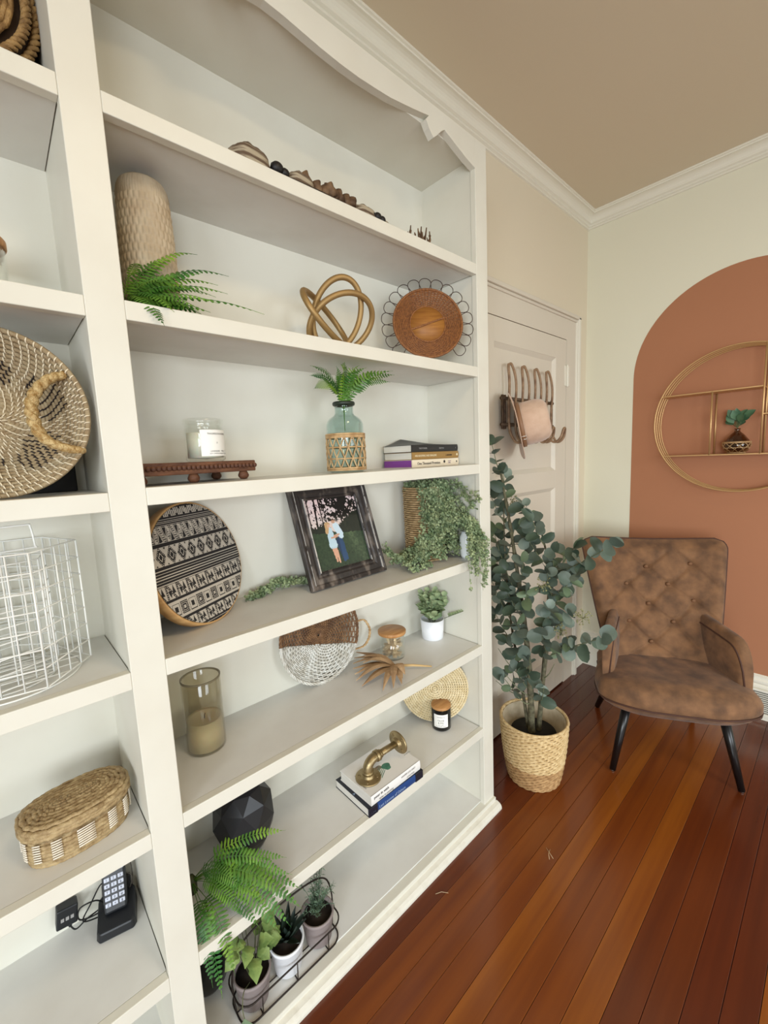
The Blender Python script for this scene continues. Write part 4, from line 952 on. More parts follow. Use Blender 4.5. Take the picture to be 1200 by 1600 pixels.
mb = MB(); mb.tube([(-.148, 0, .0025), (.148, 0, .0025)], .0016, 5); mb.tube([(-.152, 0, .062), (-.148, 0, .0025)], .0016, 5); mb.tube([(.152, 0, .062), (.148, 0, .0025)], .0016, 5); mb.build('cross_wire', wi, t)
mb = MB(); mb.tube(cat([(-.152, 0, .062), (-.151, 0, .11), (-.135, 0, .165), (-.09, 0, .192), (0, 0, .200), (.09, 0, .192), (.135, 0, .165), (.151, 0, .11), (.152, 0, .062)], 6), .0024, 6); mb.build('handle', wi, t)
gp = mat('pinkish_grey_pot', (150, 138, 136), .7, col2=(130, 118, 116), scale=20)
soil = MATS['dark_soil']
PX = (.342, .442, .542)
def smallpot(x, lab_, m):
    t = thing('potted_plant', lab_, 'plant', (x, .066, S7+.0045)); t.scale = (1.14, 1.14, 1.08); mb = MB(); mb.lathe([(0, 0), (.030, 0), (.032, .002), (.040, .070), (.042, .072), (.042, .079), (.038, .079), (.037, .066), (0, .062)], 36); mb.build('pot', m, t)
    mb = MB(); mb.lathe([(0, .0635), (.0365, .0675), (0, .070)], 18); mb.build('soil', soil, t); return t
t = smallpot(PX[0], 'small pot with crinkled light green leaves, left in the wire caddy', gp)
lm = mat('light_green_leaf', (132, 150, 82), .55, col2=(90, 118, 60), scale=30, vary=.3, bump=.5, bscale=90)
lf = None; sm_ = MB()
def ovate(L_, W_):
    mb = MB(); vs = []; n = 9
    for k in range(n):
        f = k/(n-1); w = W_*.5*(math.sin(PI*f**.8)**.8)*(1+.16*math.sin(f*34)); z = .10*L_*math.sin(3*f)-.25*L_*f*f
        vs += [(f*L_, -w-.0004, z+.3*w), (f*L_, 0, z), (f*L_, w+.0004, z+.3*w)]
    mb.add(vs, [q for k in range(n-1) for q in ((3*k, 3*k+3, 3*k+4, 3*k+1), (3*k+1, 3*k+4, 3*k+5, 3*k+2))], True); return mb
for k in range(30):
    a = R.uniform(0, 6.28); h = R.uniform(.03, .125); q = Vector((math.cos(a), math.sin(a)*.8, 0)); P = Vector((q.x*.03, q.y*.03, .07+h)); sm_.tube([(q.x*.008, q.y*.008, .066), P], .0009, 3)
    if lf is None: lf = ovate(.040, .028).build('leaf', lm, t, fix=False); o_ = lf
    else: o_ = share(lf, parent=t)
    s_ = R.uniform(.6, 1.1); o_.matrix_local = orient(P, (q.x, q.y, R.uniform(-.5, .6)), (-q.x*.2, -.7, 1)) @ Matrix.Diagonal((s_, s_, s_, 1))
sm_.build('stems', vine_s, t)
t2 = MB(); t2.tube(cat([(-.015, -.02, .075), (-.038, -.045, .10), (-.047, -.056, .08), (-.046, -.058, .055)], 6), .001, 4); t2.build('trailing_stem', vine_s, t)
big = ovate(.066, .040).build('large_leaf', mat('grey_green_leaf', (108, 128, 96), .5, col2=(92, 112, 84), scale=20), t, fix=False, label='large grey green drooping leaf'); big.matrix_local = orient((-.046, -.058, .055), (.06, -.10, -1), (-.5, -1, .25))
t = smallpot(PX[1], 'white pot with dark spiky succulent, middle of the wire caddy', MATS['white_pot'])
dk = mat('dark_succulent_leaf', (50, 66, 54), .45, col2=(36, 48, 44), scale=20)
for k in range(22):
    a = 2.4*k; el = .35+.045*k; L_ = .072-.0012*k; mb = MB(); vs = []
    d = Vector((math.cos(a)*math.cos(el), math.sin(a)*math.cos(el), math.sin(el))); s_ = d.cross(Vector((0, 0, 1))).normalized(); n_ = s_.cross(d)
    for j in range(6):
        f = j/5; c = Vector((0, 0, .074))+d*L_*f+n_*.012*f*f*(1 if el < .8 else .3); w = .0085*math.sin(PI*(.22+.77*f)); vs += [c-s_*w+n_*.002, c-n_*.0018, c+s_*w+n_*.002]
    mb.add(vs, [q for j in range(5) for q in ((3*j, 3*j+3, 3*j+4, 3*j+1), (3*j+1, 3*j+4, 3*j+5, 3*j+2))], True); mb.build('leaf', dk, t, fix=False)
t = smallpot(PX[2], 'small pot with feathery grey green sprigs, right in the wire caddy', gp)
fe = mat('feathery_sprig', (110, 132, 104), .6, col2=(78, 100, 80), scale=30, vary=.3)
for k in range(34):
    a = R.uniform(0, 6.28); h = R.uniform(.03, .12); sp_ = R.uniform(.01, .055); mb = MB()
    P0_ = Vector((0, 0, .068)); P1_ = Vector((math.cos(a)*sp_, math.sin(a)*sp_*.9, .068+h)); C_ = cat([P0_, P0_.lerp(P1_, .5)+Vector((0, 0, .012)), P1_], 5); mb.tube(C_, .0008, 3)
    for j in range(26):
        f = R.uniform(.2, 1)*(len(C_)-1); i = min(int(f), len(C_)-2); P = C_[i].lerp(C_[i+1], f-i); d = Vector((R.uniform(-1, 1), R.uniform(-1, 1), R.uniform(-.2, 1))).normalized()*R.uniform(.008, .014)
        s_ = d.cross(Vector((0, 1, .3))).normalized()*.0012; mb.add([P-s_*.3, P+d*.5-s_, P+d, P+d*.5+s_], [(0, 1, 2, 3)])
    mb.build('sprig', fe, t, fix=False)
t = thing('black_pot', 'round black pot in the dark left corner of the bottom shelf', 'pot', (.268, .185, S7))
mb = MB(); mb.lathe([(0, 0), (.035, 0), (.048, .02), (.052, .06), (.045, .11), (.034, .135), (.036, .15), (.030, .15), (.028, .13), (0, .12)], 40); mb.build('body', mat('gloss_black_ceramic', (14, 14, 15), .15), t)

# ================= left bay of the bookcase
L2z, L3z, L4z, L5z, L6z = S2-.0045, S3-.0045, S4-.0045, S5-.0045, S6-.0045
# braided basket, topmost compartment (right rim seen)
t = place_disc('braided_basket', 'braided brown basket leaning in the topmost left compartment', 'basket', .001, .095, S1-.0045+.152, 0, .10, .152)
bc_ = T((0, 0, .152)); mb = MB()
rope = mat('brown_rope', (172, 136, 84), .7, col2=(126, 94, 54), scale=60, bump=.6, bscale=250)
for k in range(16):
    r = .006+.0070*k; mb.tube([(r*math.cos(a), .003*math.cos(a*20+k), r*math.sin(a)) for a in [2*PI*i/80 for i in range(80)]], .0044, 5, closed=True, M=bc_)
mb.build('coiled_base', rope, t)
for j, r in enumerate((.131, .145)):
    mb = MB()
    for s_ in range(3):
        mb.tube([((r+.0042*math.cos(a*26+s_*2.09))*math.cos(a), .004+.006*math.sin(a*26+s_*2.09)+.018*j, (r+.0042*math.cos(a*26+s_*2.09))*math.sin(a)) for a in [2*PI*i/240 for i in range(240)]], .0040, 5, closed=True, M=bc_)
    mb.build('braid', rope, t)
mb = MB(); mb.lathe([(.108, -.072), (.150, -.072), (.146, -.026), (.110, -.010)], 60, M=bc_ @ RX(PI/2), close=True); mb.build('dark_wall', mat('dark_brown_rush', (60, 42, 26), .8), t)

t = thing('apothecary_jar', 'glass jar with wooden lid at the left edge of the upper left compartment', 'jar', (.0, .115, L2z))
mb = MB(); mb.lathe([(0, 0), (.056, 0), (.060, .005), (.060, .085), (.058, .085), (.058, .008), (0, .006)], 48); mb.build('jar_glass', glass_c, t)
mb = MB(); mb.lathe([(0, .085), (.061, .085), (.0625, .088), (.0625, .097), (.060, .100), (0, .101)], 48); mb.build('lid', wood_l, t)

# big coiled seagrass basket on its side, mouth to the room
az, ti = -.20, .02
t = place_disc('seagrass_basket', 'large round coiled seagrass basket on its side with a wrapped handle', 'basket', .002, .052, L3z+.1415, az, ti, .1415)
Bc = T((0, 0, .1415)); coils = []
nC = 23; rc = .0043
for k in range(nC):
    f = k/(nC-1); r = .004+.0060*k
    y = .078 if r < .072 else .078-.078*((r-.072)/.064)**1.1
    coils.append((r, y))
for j, (r, y) in enumerate(coils):
    mb = MB(); n = max(16, int(r*500)); mb.tube([(r*math.cos(a), y, r*math.sin(a)) for a in [2*PI*i/n for i in range(n)]], rc, 7, closed=True, M=Bc); mb.build('coil', seagrass, t)
def stitches(sel, m, name):
    mb = MB()
    for j, (r, y) in enumerate(coils):
        n = max(7, int(2*PI*r/.0115)); 
        pr_, py = coils[max(0, j-1)]; dr_, dy_ = (r-pr_, y-py) if j else (.0068, 0); L_ = math.hypot(dr_, dy_); er, ey = dr_/L_, dy_/L_; nr, ny = ey, -er   # outward towards the viewer
        for i in range(n):
            a = 2*PI*(i+.5*(j % 2))/n+j*.06
            if not sel(j, a, r): continue
            pts = []
            for q in range(6):
                u = -1.15+2.3*q/5; h = rc*1.12*math.sqrt(max(0, 1-min(1, abs(u))**2))+.0004; aa = a+u*.0018/max(r, .01)
                R_ = r+er*u*rc+nr*h; Y_ = y+ey*u*rc+ny*h; pts.append((R_*math.cos(aa), Y_, R_*math.sin(aa)))
            mb.tube(pts, .00125, 4, M=Bc)
    return mb.build(name, m, t, kind='stuff')
def darkpat(j, a, r):
    if .050 < r < .112:
        c = (a*5/(2*PI)+.15) % 1; w = .40*math.sin(PI*min(1, max(0, (r-.040)/.080)))
        return abs(c-.5) < w
    return False
stitches(lambda j, a, r: not darkpat(j, a, r), cream_st, 'cream_stitching'); stitches(darkpat, dark_st, 'dark_stitching')
mb = MB()
for s_ in range(2):
    P_ = cat([(.112, .008, .068), (.086, -.002, .056), (.064, -.008, .026), (.060, -.010, -.010), (.072, -.008, -.044), (.100, -.006, -.060), (.119, .000, -.064)], 14)
    P_ = [p+Vector((.0035*math.cos(i*.5+PI*s_), .0035*math.sin(i*.5+PI*s_), 0)) for i, p in enumerate(P_)]
    mb.tube(P_, .0068, 7, M=Bc)
mb.build('handle', mat('straw_wrap', (206, 180, 128), .6, col2=(160, 124, 70), scale=150, bump=.9, bscale=380), t)
MBx = MB().box(-.010, .128, .205, .240, 0, .105); o_ = MBx.build('storage_box', blackmat, bevel=.003); o_.location = (0, 0, L3z); tag(o_, 'black box in the dark behind the seagrass basket', 'box')

# white wire baskets, one inside the other
wire_w = mat('white_wire', (232, 232, 226), .4)
def hexbasket(name, lab_, cx, cy, r, h, rot, n=6, rows=7, cols=4, z0=.012, w=.0014, grp=None):
    t = thing(name, lab_, 'basket', (cx, cy, L4z), 0, grp); V = [(r*math.cos(rot+2*PI*k/n), r*math.sin(rot+2*PI*k/n)) for k in range(n)]
    for j in range(rows+1):
        z = z0+(h-z0)*j/rows; mb = MB(); mb.tube([(x, y, z) for x, y in V], w, 5, closed=True); mb.build('hoop_wire', wire_w, t)
    for k in range(n):
        a, b = V[k], V[(k+1) % n]
        for c in range(cols):
            f = c/cols; x, y = a[0]+(b[0]-a[0])*f, a[1]+(b[1]-a[1])*f; mb = MB(); mb.tube([(x, y, z0), (x, y, h)], w*(1.3 if c == 0 else 1), 5); mb.build('upright_wire', wire_w, t)
    mb = MB(); mb.tube([(r*.86*math.cos(a), r*.86*math.sin(a), .002) for a in [2*PI*k/40 for k in range(40)]], .0018, 5, closed=True); mb.build('foot_ring', wire_w, t)
    for k in range(0, n, 2):
        mb = MB(); mb.tube([(V[k][0]*.86, V[k][1]*.86, .002), (V[k][0], V[k][1], z0)], w, 5); mb.build('foot_wire', wire_w, t)
    for k in (-2, -1, 0, 1, 2):
        hw_ = math.sqrt(max(0, 1-(k*.3)**2))*r*.84; mb = MB(); mb.tube([(-hw_, k*.28*r, z0), (hw_, k*.28*r, z0)], w, 5); mb.build('floor_wire', wire_w, t)
    return t
t = hexbasket('wire_basket', 'outer white wire basket with square mesh in the left bay', -.018, .140, .122, .250, -.15)
mb = MB(); mb.tube(cat([(-.02, -.06, .250), (.055, -.045, .250), (.058, -.045, .254), (.055, -.045, .288), (.048, -.045, .292), (-.02, -.06, .292)], 5), .0017, 5); mb.build('handle', wire_w, t)
mb = MB(); mb.lathe([(0, .252), (.010, .252), (.010, .268), (0, .270)], 14, M=T((-.012, -.055, 0))); mb.build('handle_bead', wire_w, t)
hexbasket('wire_basket', 'smaller white wire basket nested inside the outer one', -.022, .145, .082, .228, .35, rows=8, cols=3)

# oval lidded basket
t = thing('oval_basket', 'oval lidded water hyacinth basket with white stitched bars', 'basket', (.045, .108, L5z), .10)
def oval(r, e=.0): return lambda a: ((.084+r)*math.copysign(abs(math.cos(a))**.8, math.cos(a)), (.058+r)*math.copysign(abs(math.sin(a))**.8, math.sin(a)))
oo = .004
def ring(r, z, rr, amp, ph, n=120, fq=18):
    f = oval(0); out = []
    for i in range(n):
        a = 2*PI*i/n; x, y = oval(r+amp*math.cos(fq*a+ph))(a); out.append((x, y, z+.0006*math.sin(fq*a*2)))
    return out
mb = MB()
for k in range(8): mb.tube(ring(-.001-.006*abs((k-3.5)/3.5)**2*(1 if k > 3 else .6), .004+.0076*k, .0046, 0, 0), .0048, 6, closed=True)
mb.build('basket_wall', water_h, t)
mb = MB(); mb.prism([oval(-.004)(2*PI*i/60) for i in range(60)], .002, .006); mb.build('basket_floor', water_h, t)
bars = None
for k in range(14):
    a = 2*PI*(k+.5)/14; mb = MB()
    for j in range(8):
        z = .018+.0047*j; P_ = []
        for q in range(4):
            aa = a+(q-1.5)*.068; x, y = oval(.0045)(aa); P_.append((x, y, z+.0004*q))
        mb.tube(P_, .0015, 4)
    mb.build('white_bar', mat('white_cord', (232, 222, 204), .6), t)
mb = MB()
for k in range(3): mb.tube(ring(.004, .064+.0060*k, .0048, .0007, k*PI), .0052, 6, closed=True)
mb.build('lid_rim', water_h, t)
mb = MB()
for k in range(7): mb.tube(ring(-.003-.0085*k if k < 7 else 0, .0800+.0004*k, .0045, .0014, k*PI, fq=20), .0056, 6, closed=True)
mb.build('lid', water_h, t)
MB().box(-.036, .036, -.003, .003, .078, .087).build('lid_core', water_h, t, bevel=.002)

# cordless phone on its cradle, with charger
cx, cy = .096, .212
t = thing('phone_cradle', 'black phone cradle standing in the corner of the lower left compartment', 'phone', (.095, .215, L6z), -.22)
bp = mat('black_plastic', (26, 28, 32), .38)
mb = MB(); out = [(-.034, -.045), (.034, -.045), (.040, -.035), (.040, .035), (.030, .045), (-.030, .045), (-.040, .035), (-.040, -.035)]
vs = [(x, y, 0) for x, y in out]+[(x*.94, y*.94, .022+(y+.045)*.22) for x, y in out]; n = 8
mb.add(vs, [tuple(range(n))[::-1], tuple(range(n, 2*n))]+[(i, (i+1) % n, (i+1) % n+n, i+n) for i in range(n)]); mb.build('base', bp, t, bevel=.004)
mb = MB(); mb.box(-.030, .030, .020, .034, .03, .075, M=RX(-.30)); mb.build('back_rest', bp, t, bevel=.004)
ph = thing('phone_handset', 'black cordless handset with pale buttons standing in its cradle', 'phone', tuple(Vector((.095, .215, L6z+.028))), rot=(-.42, 0, -.22))
mb = MB(); prof = [(-.023, 0), (.023, 0), (.0245, .05), (.0235, .11), (.021, .155), (.015, .165), (-.015, .165), (-.021, .155), (-.0235, .11), (-.0245, .05)]
mb.prism(prof, -.006, .016, M=RX(PI/2)); mb.build('body', bp, ph, bevel=.005)
MB().box(-.017, .017, -.0172, -.0155, .112, .145).build('screen', mat('screen_dark', (34, 44, 42), .15), ph)
key_m = mat('pale_keys', (196, 200, 214), .4); k0 = None
keys = ['1', '2', '3', '4', '5', '6', '7', '8', '9', '*', '0', '#', 'Z', '<', '$']
for j in range(5):
    for i in range(3):
        if k0 is None:
            g = MB(); g.box(-.0056, .0056, -.0012, .0010, -.0042, .0042); k0 = g.build('key', key_m, ph, bevel=.001); q = k0
        else: q = share(k0, parent=ph)
        q.location = (-.014+.014*i, -.0165, .070-.0128*j); text('digit', keys[j*3+i], .0072, ink, q, Matrix(((1, 0, 0, -.0021), (0, 0, -1, -.0013), (0, 1, 0, -.0026), (0, 0, 0, 1))))
for x_, z_ in ((-.0155, .087), (.0155, .087), (-.016, .101), (.016, .101)): q = share(k0, parent=ph); q.location = (x_, -.0165, z_)
g = MB(); g.lathe([(0, 0), (.010, 0), (.010, .0015), (0, .0015)], 20, M=T((0, -.0155, .092)) @ RX(PI/2)); g.build('navigation_key', blackmat, ph)
MB().box(-.004, .004, -.0178, -.0168, .0913, .0923).build('arrow_mark', MATS['grey_lettering'], ph)
t = thing('power_adapter', 'black plug-in power adapter on the back panel beside the phone', 'adapter', (.003, .262, .395))
MB().box(-.020, .020, -.018, .008, .0, .046, M=RY(.12)).build('body', bp, t, bevel=.003)
for q in (-.009, 0, .009): MB().box(q-.003, q+.003, -.0195, -.0175, .018, .026, M=RY(.12)).build('rating_mark', MATS['grey_lettering'], t)
mb = MB(); mb.tube([(.004, -.004, 0), (.006, -.004, -.014)], .0035, 8); mb.build('strain_relief', bp, t)
o3 = MB(); o3.tube(cat([(.009, .258, .381), (.018, .250, .372), (.040, .245, .385), (.072, .240, .398), (.060, .235, .425), (.030, .240, .425), (.026, .238, .400), (.055, .236, .390), (.078, .236, .396), (.085, .240, .43), (.074, .238, .455), (.050, .240, .420), (.032, .242, .388), (.060, .240, .376), (.09, .240, .374)], 7), .0016, 6)
pc_ = o3.build('cord', blackmat, t); pc_.location = (-.003, -.262, -.395)
o3 = MB(); o3.tube(cat([(.118, .250, .368), (.135, .245, .40), (.138, .25, .45), (.128, .255, .488), (.118, .25, .45), (.135, .24, .43), (.126, .24, .40), (.112, .25, .42), (.120, .25, .47)], 7), .0013, 6)
tag(o3.build('phone_line', mat('grey_cord', (90, 84, 76), .5)), 'grey telephone wire curled in the corner right of the handset', 'cord')

# ================= coat rack on the door
t = thing('coat_rack', 'bent rattan coat rack with four tall loops hung on the door', 'coat rack', (1.765, WY-.031, 1.50))
rk = mat('aged_rattan', (158, 128, 98), .55, col2=(112, 82, 58), scale=30, bump=.2, bscale=150); rkd = mat('bark_rattan', (96, 76, 56), .65, col2=(60, 44, 32), scale=50, bump=.6, bscale=120)
for z_ in (.055, .175): mb = MB(); mb.tube([(-.01, -.014, z_+.0), (.49, -.014, z_)], .0085, 8); mb.build('cross_rail', rkd, t)
for x_ in (.0, .02, .48): mb = MB(); mb.tube([(x_, -.014, .035), (x_, -.014, .190)], .0065, 8); mb.build('end_post', rkd, t)
lp = None
for k in range(4):
    if lp is None:
        mb = MB(); mb.tube(cat([(-.030, -.020, .320), (-.026, -.022, .24), (-.034, -.022, .12), (-.030, -.024, .03), (-.022, -.045, -.022), (-.018, -.070, -.030), (-.016, -.094, -.006), (-.008, -.104, .034), (.008, -.104, .034), (.016, -.094, -.006), (.018, -.070, -.030), (.022, -.045, -.022), (.026, -.024, .03), (.022, -.022, .12), (.034, -.022, .22), (.028, -.020, .285), (.0, -.018, .332), (-.022, -.018, .328)], 7, closed=True), .0062, 8, closed=True)
        lp = mb.build('loop_hook', rk, t); q = lp
    else: q = share(lp, parent=t)
    q.location = (.075+.121*k, 0, 0)
# hat on the left hook
hx = thing('sun_hat', 'pale pink felt hat with leather band hanging on the left rack loops', 'hat', (1.800, .148, 1.545))
ax = Vector((.485, -.85, .20)).normalized(); hx.rotation_euler = ax.to_track_quat('Z', 'Y').to_euler()
hx.scale = (1.17, 1.17, 1.2)
felt = mat('blush_felt', (206, 176, 152), .9, col2=(196, 164, 140), scale=30, bump=.2, bscale=200, sheen=.3)
mb = MB(); mb.lathe([(.085, .0), (.088, .035), (.086, .075), (.078, .100), (.062, .112), (.035, .108), (0, .103), (0, .100), (.035, .105), (.060, .108), (.075, .097), (.083, .073), (.085, .035), (.082, .001)], 56, dr=lambda a, z: .05*math.cos(2*a)+(.03*math.cos(3*a) if z > .07 else 0)); mb.build('crown', felt, hx)
def brim(u, v):
    a = 2*PI*u; r = .083+(.140-.083)*v; wv = (.007*math.sin(2*a+.6)+.004*math.sin(3*a))*v; r2 = r*(1+.05*math.cos(2*a)); return (r2*math.cos(a), r2*math.sin(a), wv-.003*v)
mb = MB(); mb.grid(brim, 72, 6, cu=True); b_ = mb.build('brim', felt, hx, fix=False); md = b_.modifiers.new('s', 'SOLIDIFY'); md.thickness = .003
mb = MB(); mb.lathe([(.0885, .004), (.0925, .005), (.0925, .018), (.0890, .019)], 56, dr=lambda a, z: .05*math.cos(2*a), close=True); mb.build('hat_band', mat('tan_leather', (136, 100, 72), .5), hx)
mb = MB(); mb.tube([(.0945*math.cos(a_)*1.0, .0945*math.sin(a_), z_) for a_, z_ in ((-2.6, .003), (-2.6, .020), (-2.45, .020), (-2.45, .003))], .0013, 5, closed=True); mb.build('buckle', mat('silver_metal', (210, 206, 200), .25, 1), hx)

# ================= eucalyptus tree in its basket
TX, TY = 1.615, -.030
t = thing('planter_basket', 'round two-tone braided straw basket holding the eucalyptus tree', 'basket', (TX, TY, 0))
def rb(f): return .105+.033*f**.8+.004*math.sin(PI*f)
Hb = .275; mb = MB(); mb2 = MB()
for k in range(30):
    f = k/29; r = rb(f); z = .006+(Hb-.008)*f; tgt = mb2 if f < .32 else mb; rr_ = .0056 if f >= .32 else .0064
    for s_ in range(2):
        n = 132; tgt.tube([((r+.0030*math.cos(i*.52+PI*s_+k*1.1))*math.cos(2*PI*i/n), (r+.0030*math.cos(i*.52+PI*s_+k*1.1))*math.sin(2*PI*i/n), z+.0028*math.sin(i*.52+PI*s_+k*1.1)) for i in range(n)], rr_*.78, 4, closed=True)
mb.build('upper_braid', jute, t, label='pale straw upper wall'); mb2.build('lower_braid', jute_d, t, label='darker coarse lower band')
mb = MB(); mb.lathe([(0, .004), (.100, .004), (.132, Hb-.004), (.129, Hb-.004), (.098, .010), (0, .010)], 48); mb.build('lining', mat('woven_lining', (196, 182, 156), .8, col2=(168, 152, 124), scale=18, bump=.3), t)
mb = MB(); mb.tube([(rb(1)*math.cos(a), rb(1)*math.sin(a), Hb) for a in [2*PI*k/72 for k in range(72)]], .006, 6, closed=True); mb.build('rim', jute, t)
t = thing('eucalyptus_tree', 'tall artificial eucalyptus tree with round blue green leaves beside the bookcase', 'plant', (TX, TY, .15))
mb = MB(); mb.lathe([(0, 0), (.085, 0), (.095, .06), (.0, .065)], 32); mb.build('black_pot', blackmat, t)
O = Vector((TX, TY, .15)); trunk_m = mat('mottled_trunk', (108, 104, 80), .8, col2=(70, 66, 48), scale=60, bump=.7, bscale=80); twig_m = mat('green_twig', (112, 118, 88), .6)
trunks = [[(1.600, -.03, .20), (1.592, -.028, .40), (1.585, -.015, .62), (1.57, .015, .90), (1.575, .06, 1.15), (1.60, .12, 1.38)], [(1.63, -.045, .20), (1.640, -.06, .45), (1.645, -.085, .70), (1.63, -.10, .90), (1.62, -.06, 1.10)],
          [(1.61, -.01, .20), (1.600, .02, .42), (1.585, .06, .70), (1.59, .09, 1.0), (1.60, .10, 1.22)], [(1.655, -.03, .20), (1.66, -.05, .5), (1.68, -.06, .8), (1.67, -.08, .98)]]
for j, tr in enumerate(trunks):
    mb = MB(); C_ = cat([Vector(p)-O for p in tr], 8); r0 = (.0155, .0115, .008, .007)[j]; mb.tube(C_, [r0*(1-.75*i/len(C_))+.001*math.sin(i*1.7)*(j == 0) for i in range(len(C_))], 9); mb.build('trunk', trunk_m, t)
euc = [mat('eucalyptus_leaf_%d' % i, c1, .5, col2=c2, scale=12, vary=.35) for i, (c1, c2) in enumerate((((78, 92, 80), (96, 108, 96)), ((56, 72, 58), (76, 90, 74)), ((114, 126, 114), (90, 104, 92)), ((102, 118, 88), (84, 100, 74))))]
def roundleaf(L_, W_, fold, curl, n=10):
    mb = MB(); vs = []
    for k in range(n):
        f = k/(n-1); w = W_*.5*math.sqrt(max(0, 1-abs(2*f-1)**2.3))*(1-.10*f)+.0003; z = -curl*L_*f*f
        vs += [(f*L_, -w, z+fold*w), (f*L_, -w*.5, z+fold*w*.3), (f*L_, 0, z), (f*L_, w*.5, z+fold*w*.3), (f*L_, w, z+fold*w)]
    mb.add(vs, [(5*k+q, 5*k+5+q, 5*k+6+q, 5*k+1+q) for k in range(n-1) for q in range(4)], True); return mb
lms = [roundleaf(.058, .054, .18, .15).mesh('leaf', euc[0]), roundleaf(.064, .048, .25, .28).mesh('leaf', euc[1]), roundleaf(.050, .048, .12, .05).mesh('leaf', euc[2]), roundleaf(.056, .040, .3, .2).mesh('leaf', euc[3])]
for m_ in lms: m_.materials.append(m_.materials[0])
lcount = 0
def leaf(P, d, nrm, s_, k):
    global lcount
    if lcount >= 298: return
    o_ = bpy.data.objects.new('leaf', lms[k]); COL.objects.link(o_); o_.parent = t; o_.matrix_local = orient(P, d, nrm) @ Matrix.Diagonal((s_, s_, s_, 1)); lcount += 1
# branch tips: (x, y, z), number of leaf pairs
br_ = [((1.58, -.075, .44), 2, 1), ((1.55, .075, .44), 2, 2), ((1.56, .02, .50), 2, 0), ((1.56, -.02, .56), 2, 0), ((1.60, .155, 1.46), 5, 0), ((1.60, .10, 1.335), 4, 0), ((1.59, .17, 1.27), 4, 2), ((1.60, .10, 1.17), 4, 2), ((1.59, .0, 1.205), 3, 1), ((1.56, -.055, 1.15), 3, 1), ((1.60, .05, 1.10), 4, 2), ((1.57, .13, 1.08), 4, 2), ((1.58, -.03, 1.06), 4, 1),
       ((1.58, -.135, 1.03), 4, 1), ((1.60, -.20, 1.05), 3, 3), ((1.50, -.372, 1.10), 5, 3), ((1.54, -.24, .97), 4, 1), ((1.60, -.19, .92), 4, 1), ((1.55, -.12, .95), 4, 1), ((1.55, -.02, .98), 4, 0), ((1.57, .12, .96), 4, 2), ((1.55, .06, .93), 4, 0),
       ((1.50, -.345, .765), 5, 3), ((1.56, -.20, .80), 4, 1), ((1.52, -.14, .82), 4, 1), ((1.52, -.05, .86), 4, 0), ((1.53, .04, .84), 4, 0), ((1.58, .15, .86), 3, 2), ((1.56, .12, .72), 3, 2), ((1.50, -.02, .73), 4, 0), ((1.53, -.11, .70), 4, 1), ((1.60, -.18, .66), 4, 3),
       ((1.50, .03, .64), 3, 0), ((1.53, .09, .58), 3, 2), ((1.51, -.07, .60), 3, 0), ((1.60, -.13, .56), 3, 1), ((1.52, .05, .48), 2, 0), ((1.53, -.12, .48), 2, 1), ((1.57, .13, .40), 2, 2), ((1.52, -.01, .40), 2, 0), ((1.70, -.14, .86), 3, 3)]
for tip, npair, tr in br_:
    npair = min(npair, 3) if tip[1] > -.3 else npair
    tip = Vector(tip); C_ = [Vector(p) for p in cat(trunks[tr], 8)]; zt = max(.34, tip.z-.10-.25*abs(tip.y-TY)); b = min(C_, key=lambda p: abs(p.z-zt))
    mid = b.lerp(tip, .5)+Vector((0, 0, -.012)); B_ = cat([b-O, mid-O, tip-O], 8); mb = MB(); mb.tube(B_, [.0028*(1-.6*i/len(B_)) for i in range(len(B_))], 5); mb.build('branch', twig_m, t)
    n = len(B_); dirn = (tip-b).normalized()
    for k in range(npair+1):
        f = .35+.65*k/npair; i = min(int(f*(n-1)), n-1); P = B_[i]; sd = dirn.cross(Vector((0, 0, 1)) if abs(dirn.z) < .8 else Vector((1, 0, 0))).normalized(); sd = Matrix.Rotation(k*1.35+R.uniform(-.4, .4), 3, dirn) @ sd
        for sg in ((1, -1) if k < npair else (1, -1, 0)):
            d = (sd*sg+dirn*(.45 if sg else 1)+Vector((0, 0, R.uniform(-.35, .15)))).normalized()
            leaf(P, d, (R.uniform(-1.2, .6)-.3, R.uniform(-1.3, .6)-.2, R.uniform(-.1, 1.2)), R.uniform(.72, 1.12), R.choice((0, 0, 1, 1, 2, 2, 3)))
for q in lms: q.polygons.foreach_set('use_smooth', [True]*len(q.polygons))
leaf(Vector((1.60, .075, 1.425))-O, (.3, -1, .05), (-.8, -.3, .9), 1.0, 3)
bry = mat('eucalyptus_berry', (140, 138, 96), .6)
for c in ((1.55, -.26, .80), (1.57, -.17, .72), (1.60, .06, 1.22), (1.55, -.11, .90)):
    mb = MB(); c = Vector(c)-O
    for k in range(26): p = c+Vector((R.uniform(-.02, .02), R.uniform(-.03, .03), R.uniform(-.03, .03))); mb.ball(tuple(p), .0035, 6, 4); mb.tube([c, p], .0006, 3)
    mb.build('berry_spray', bry, t, kind='stuff')

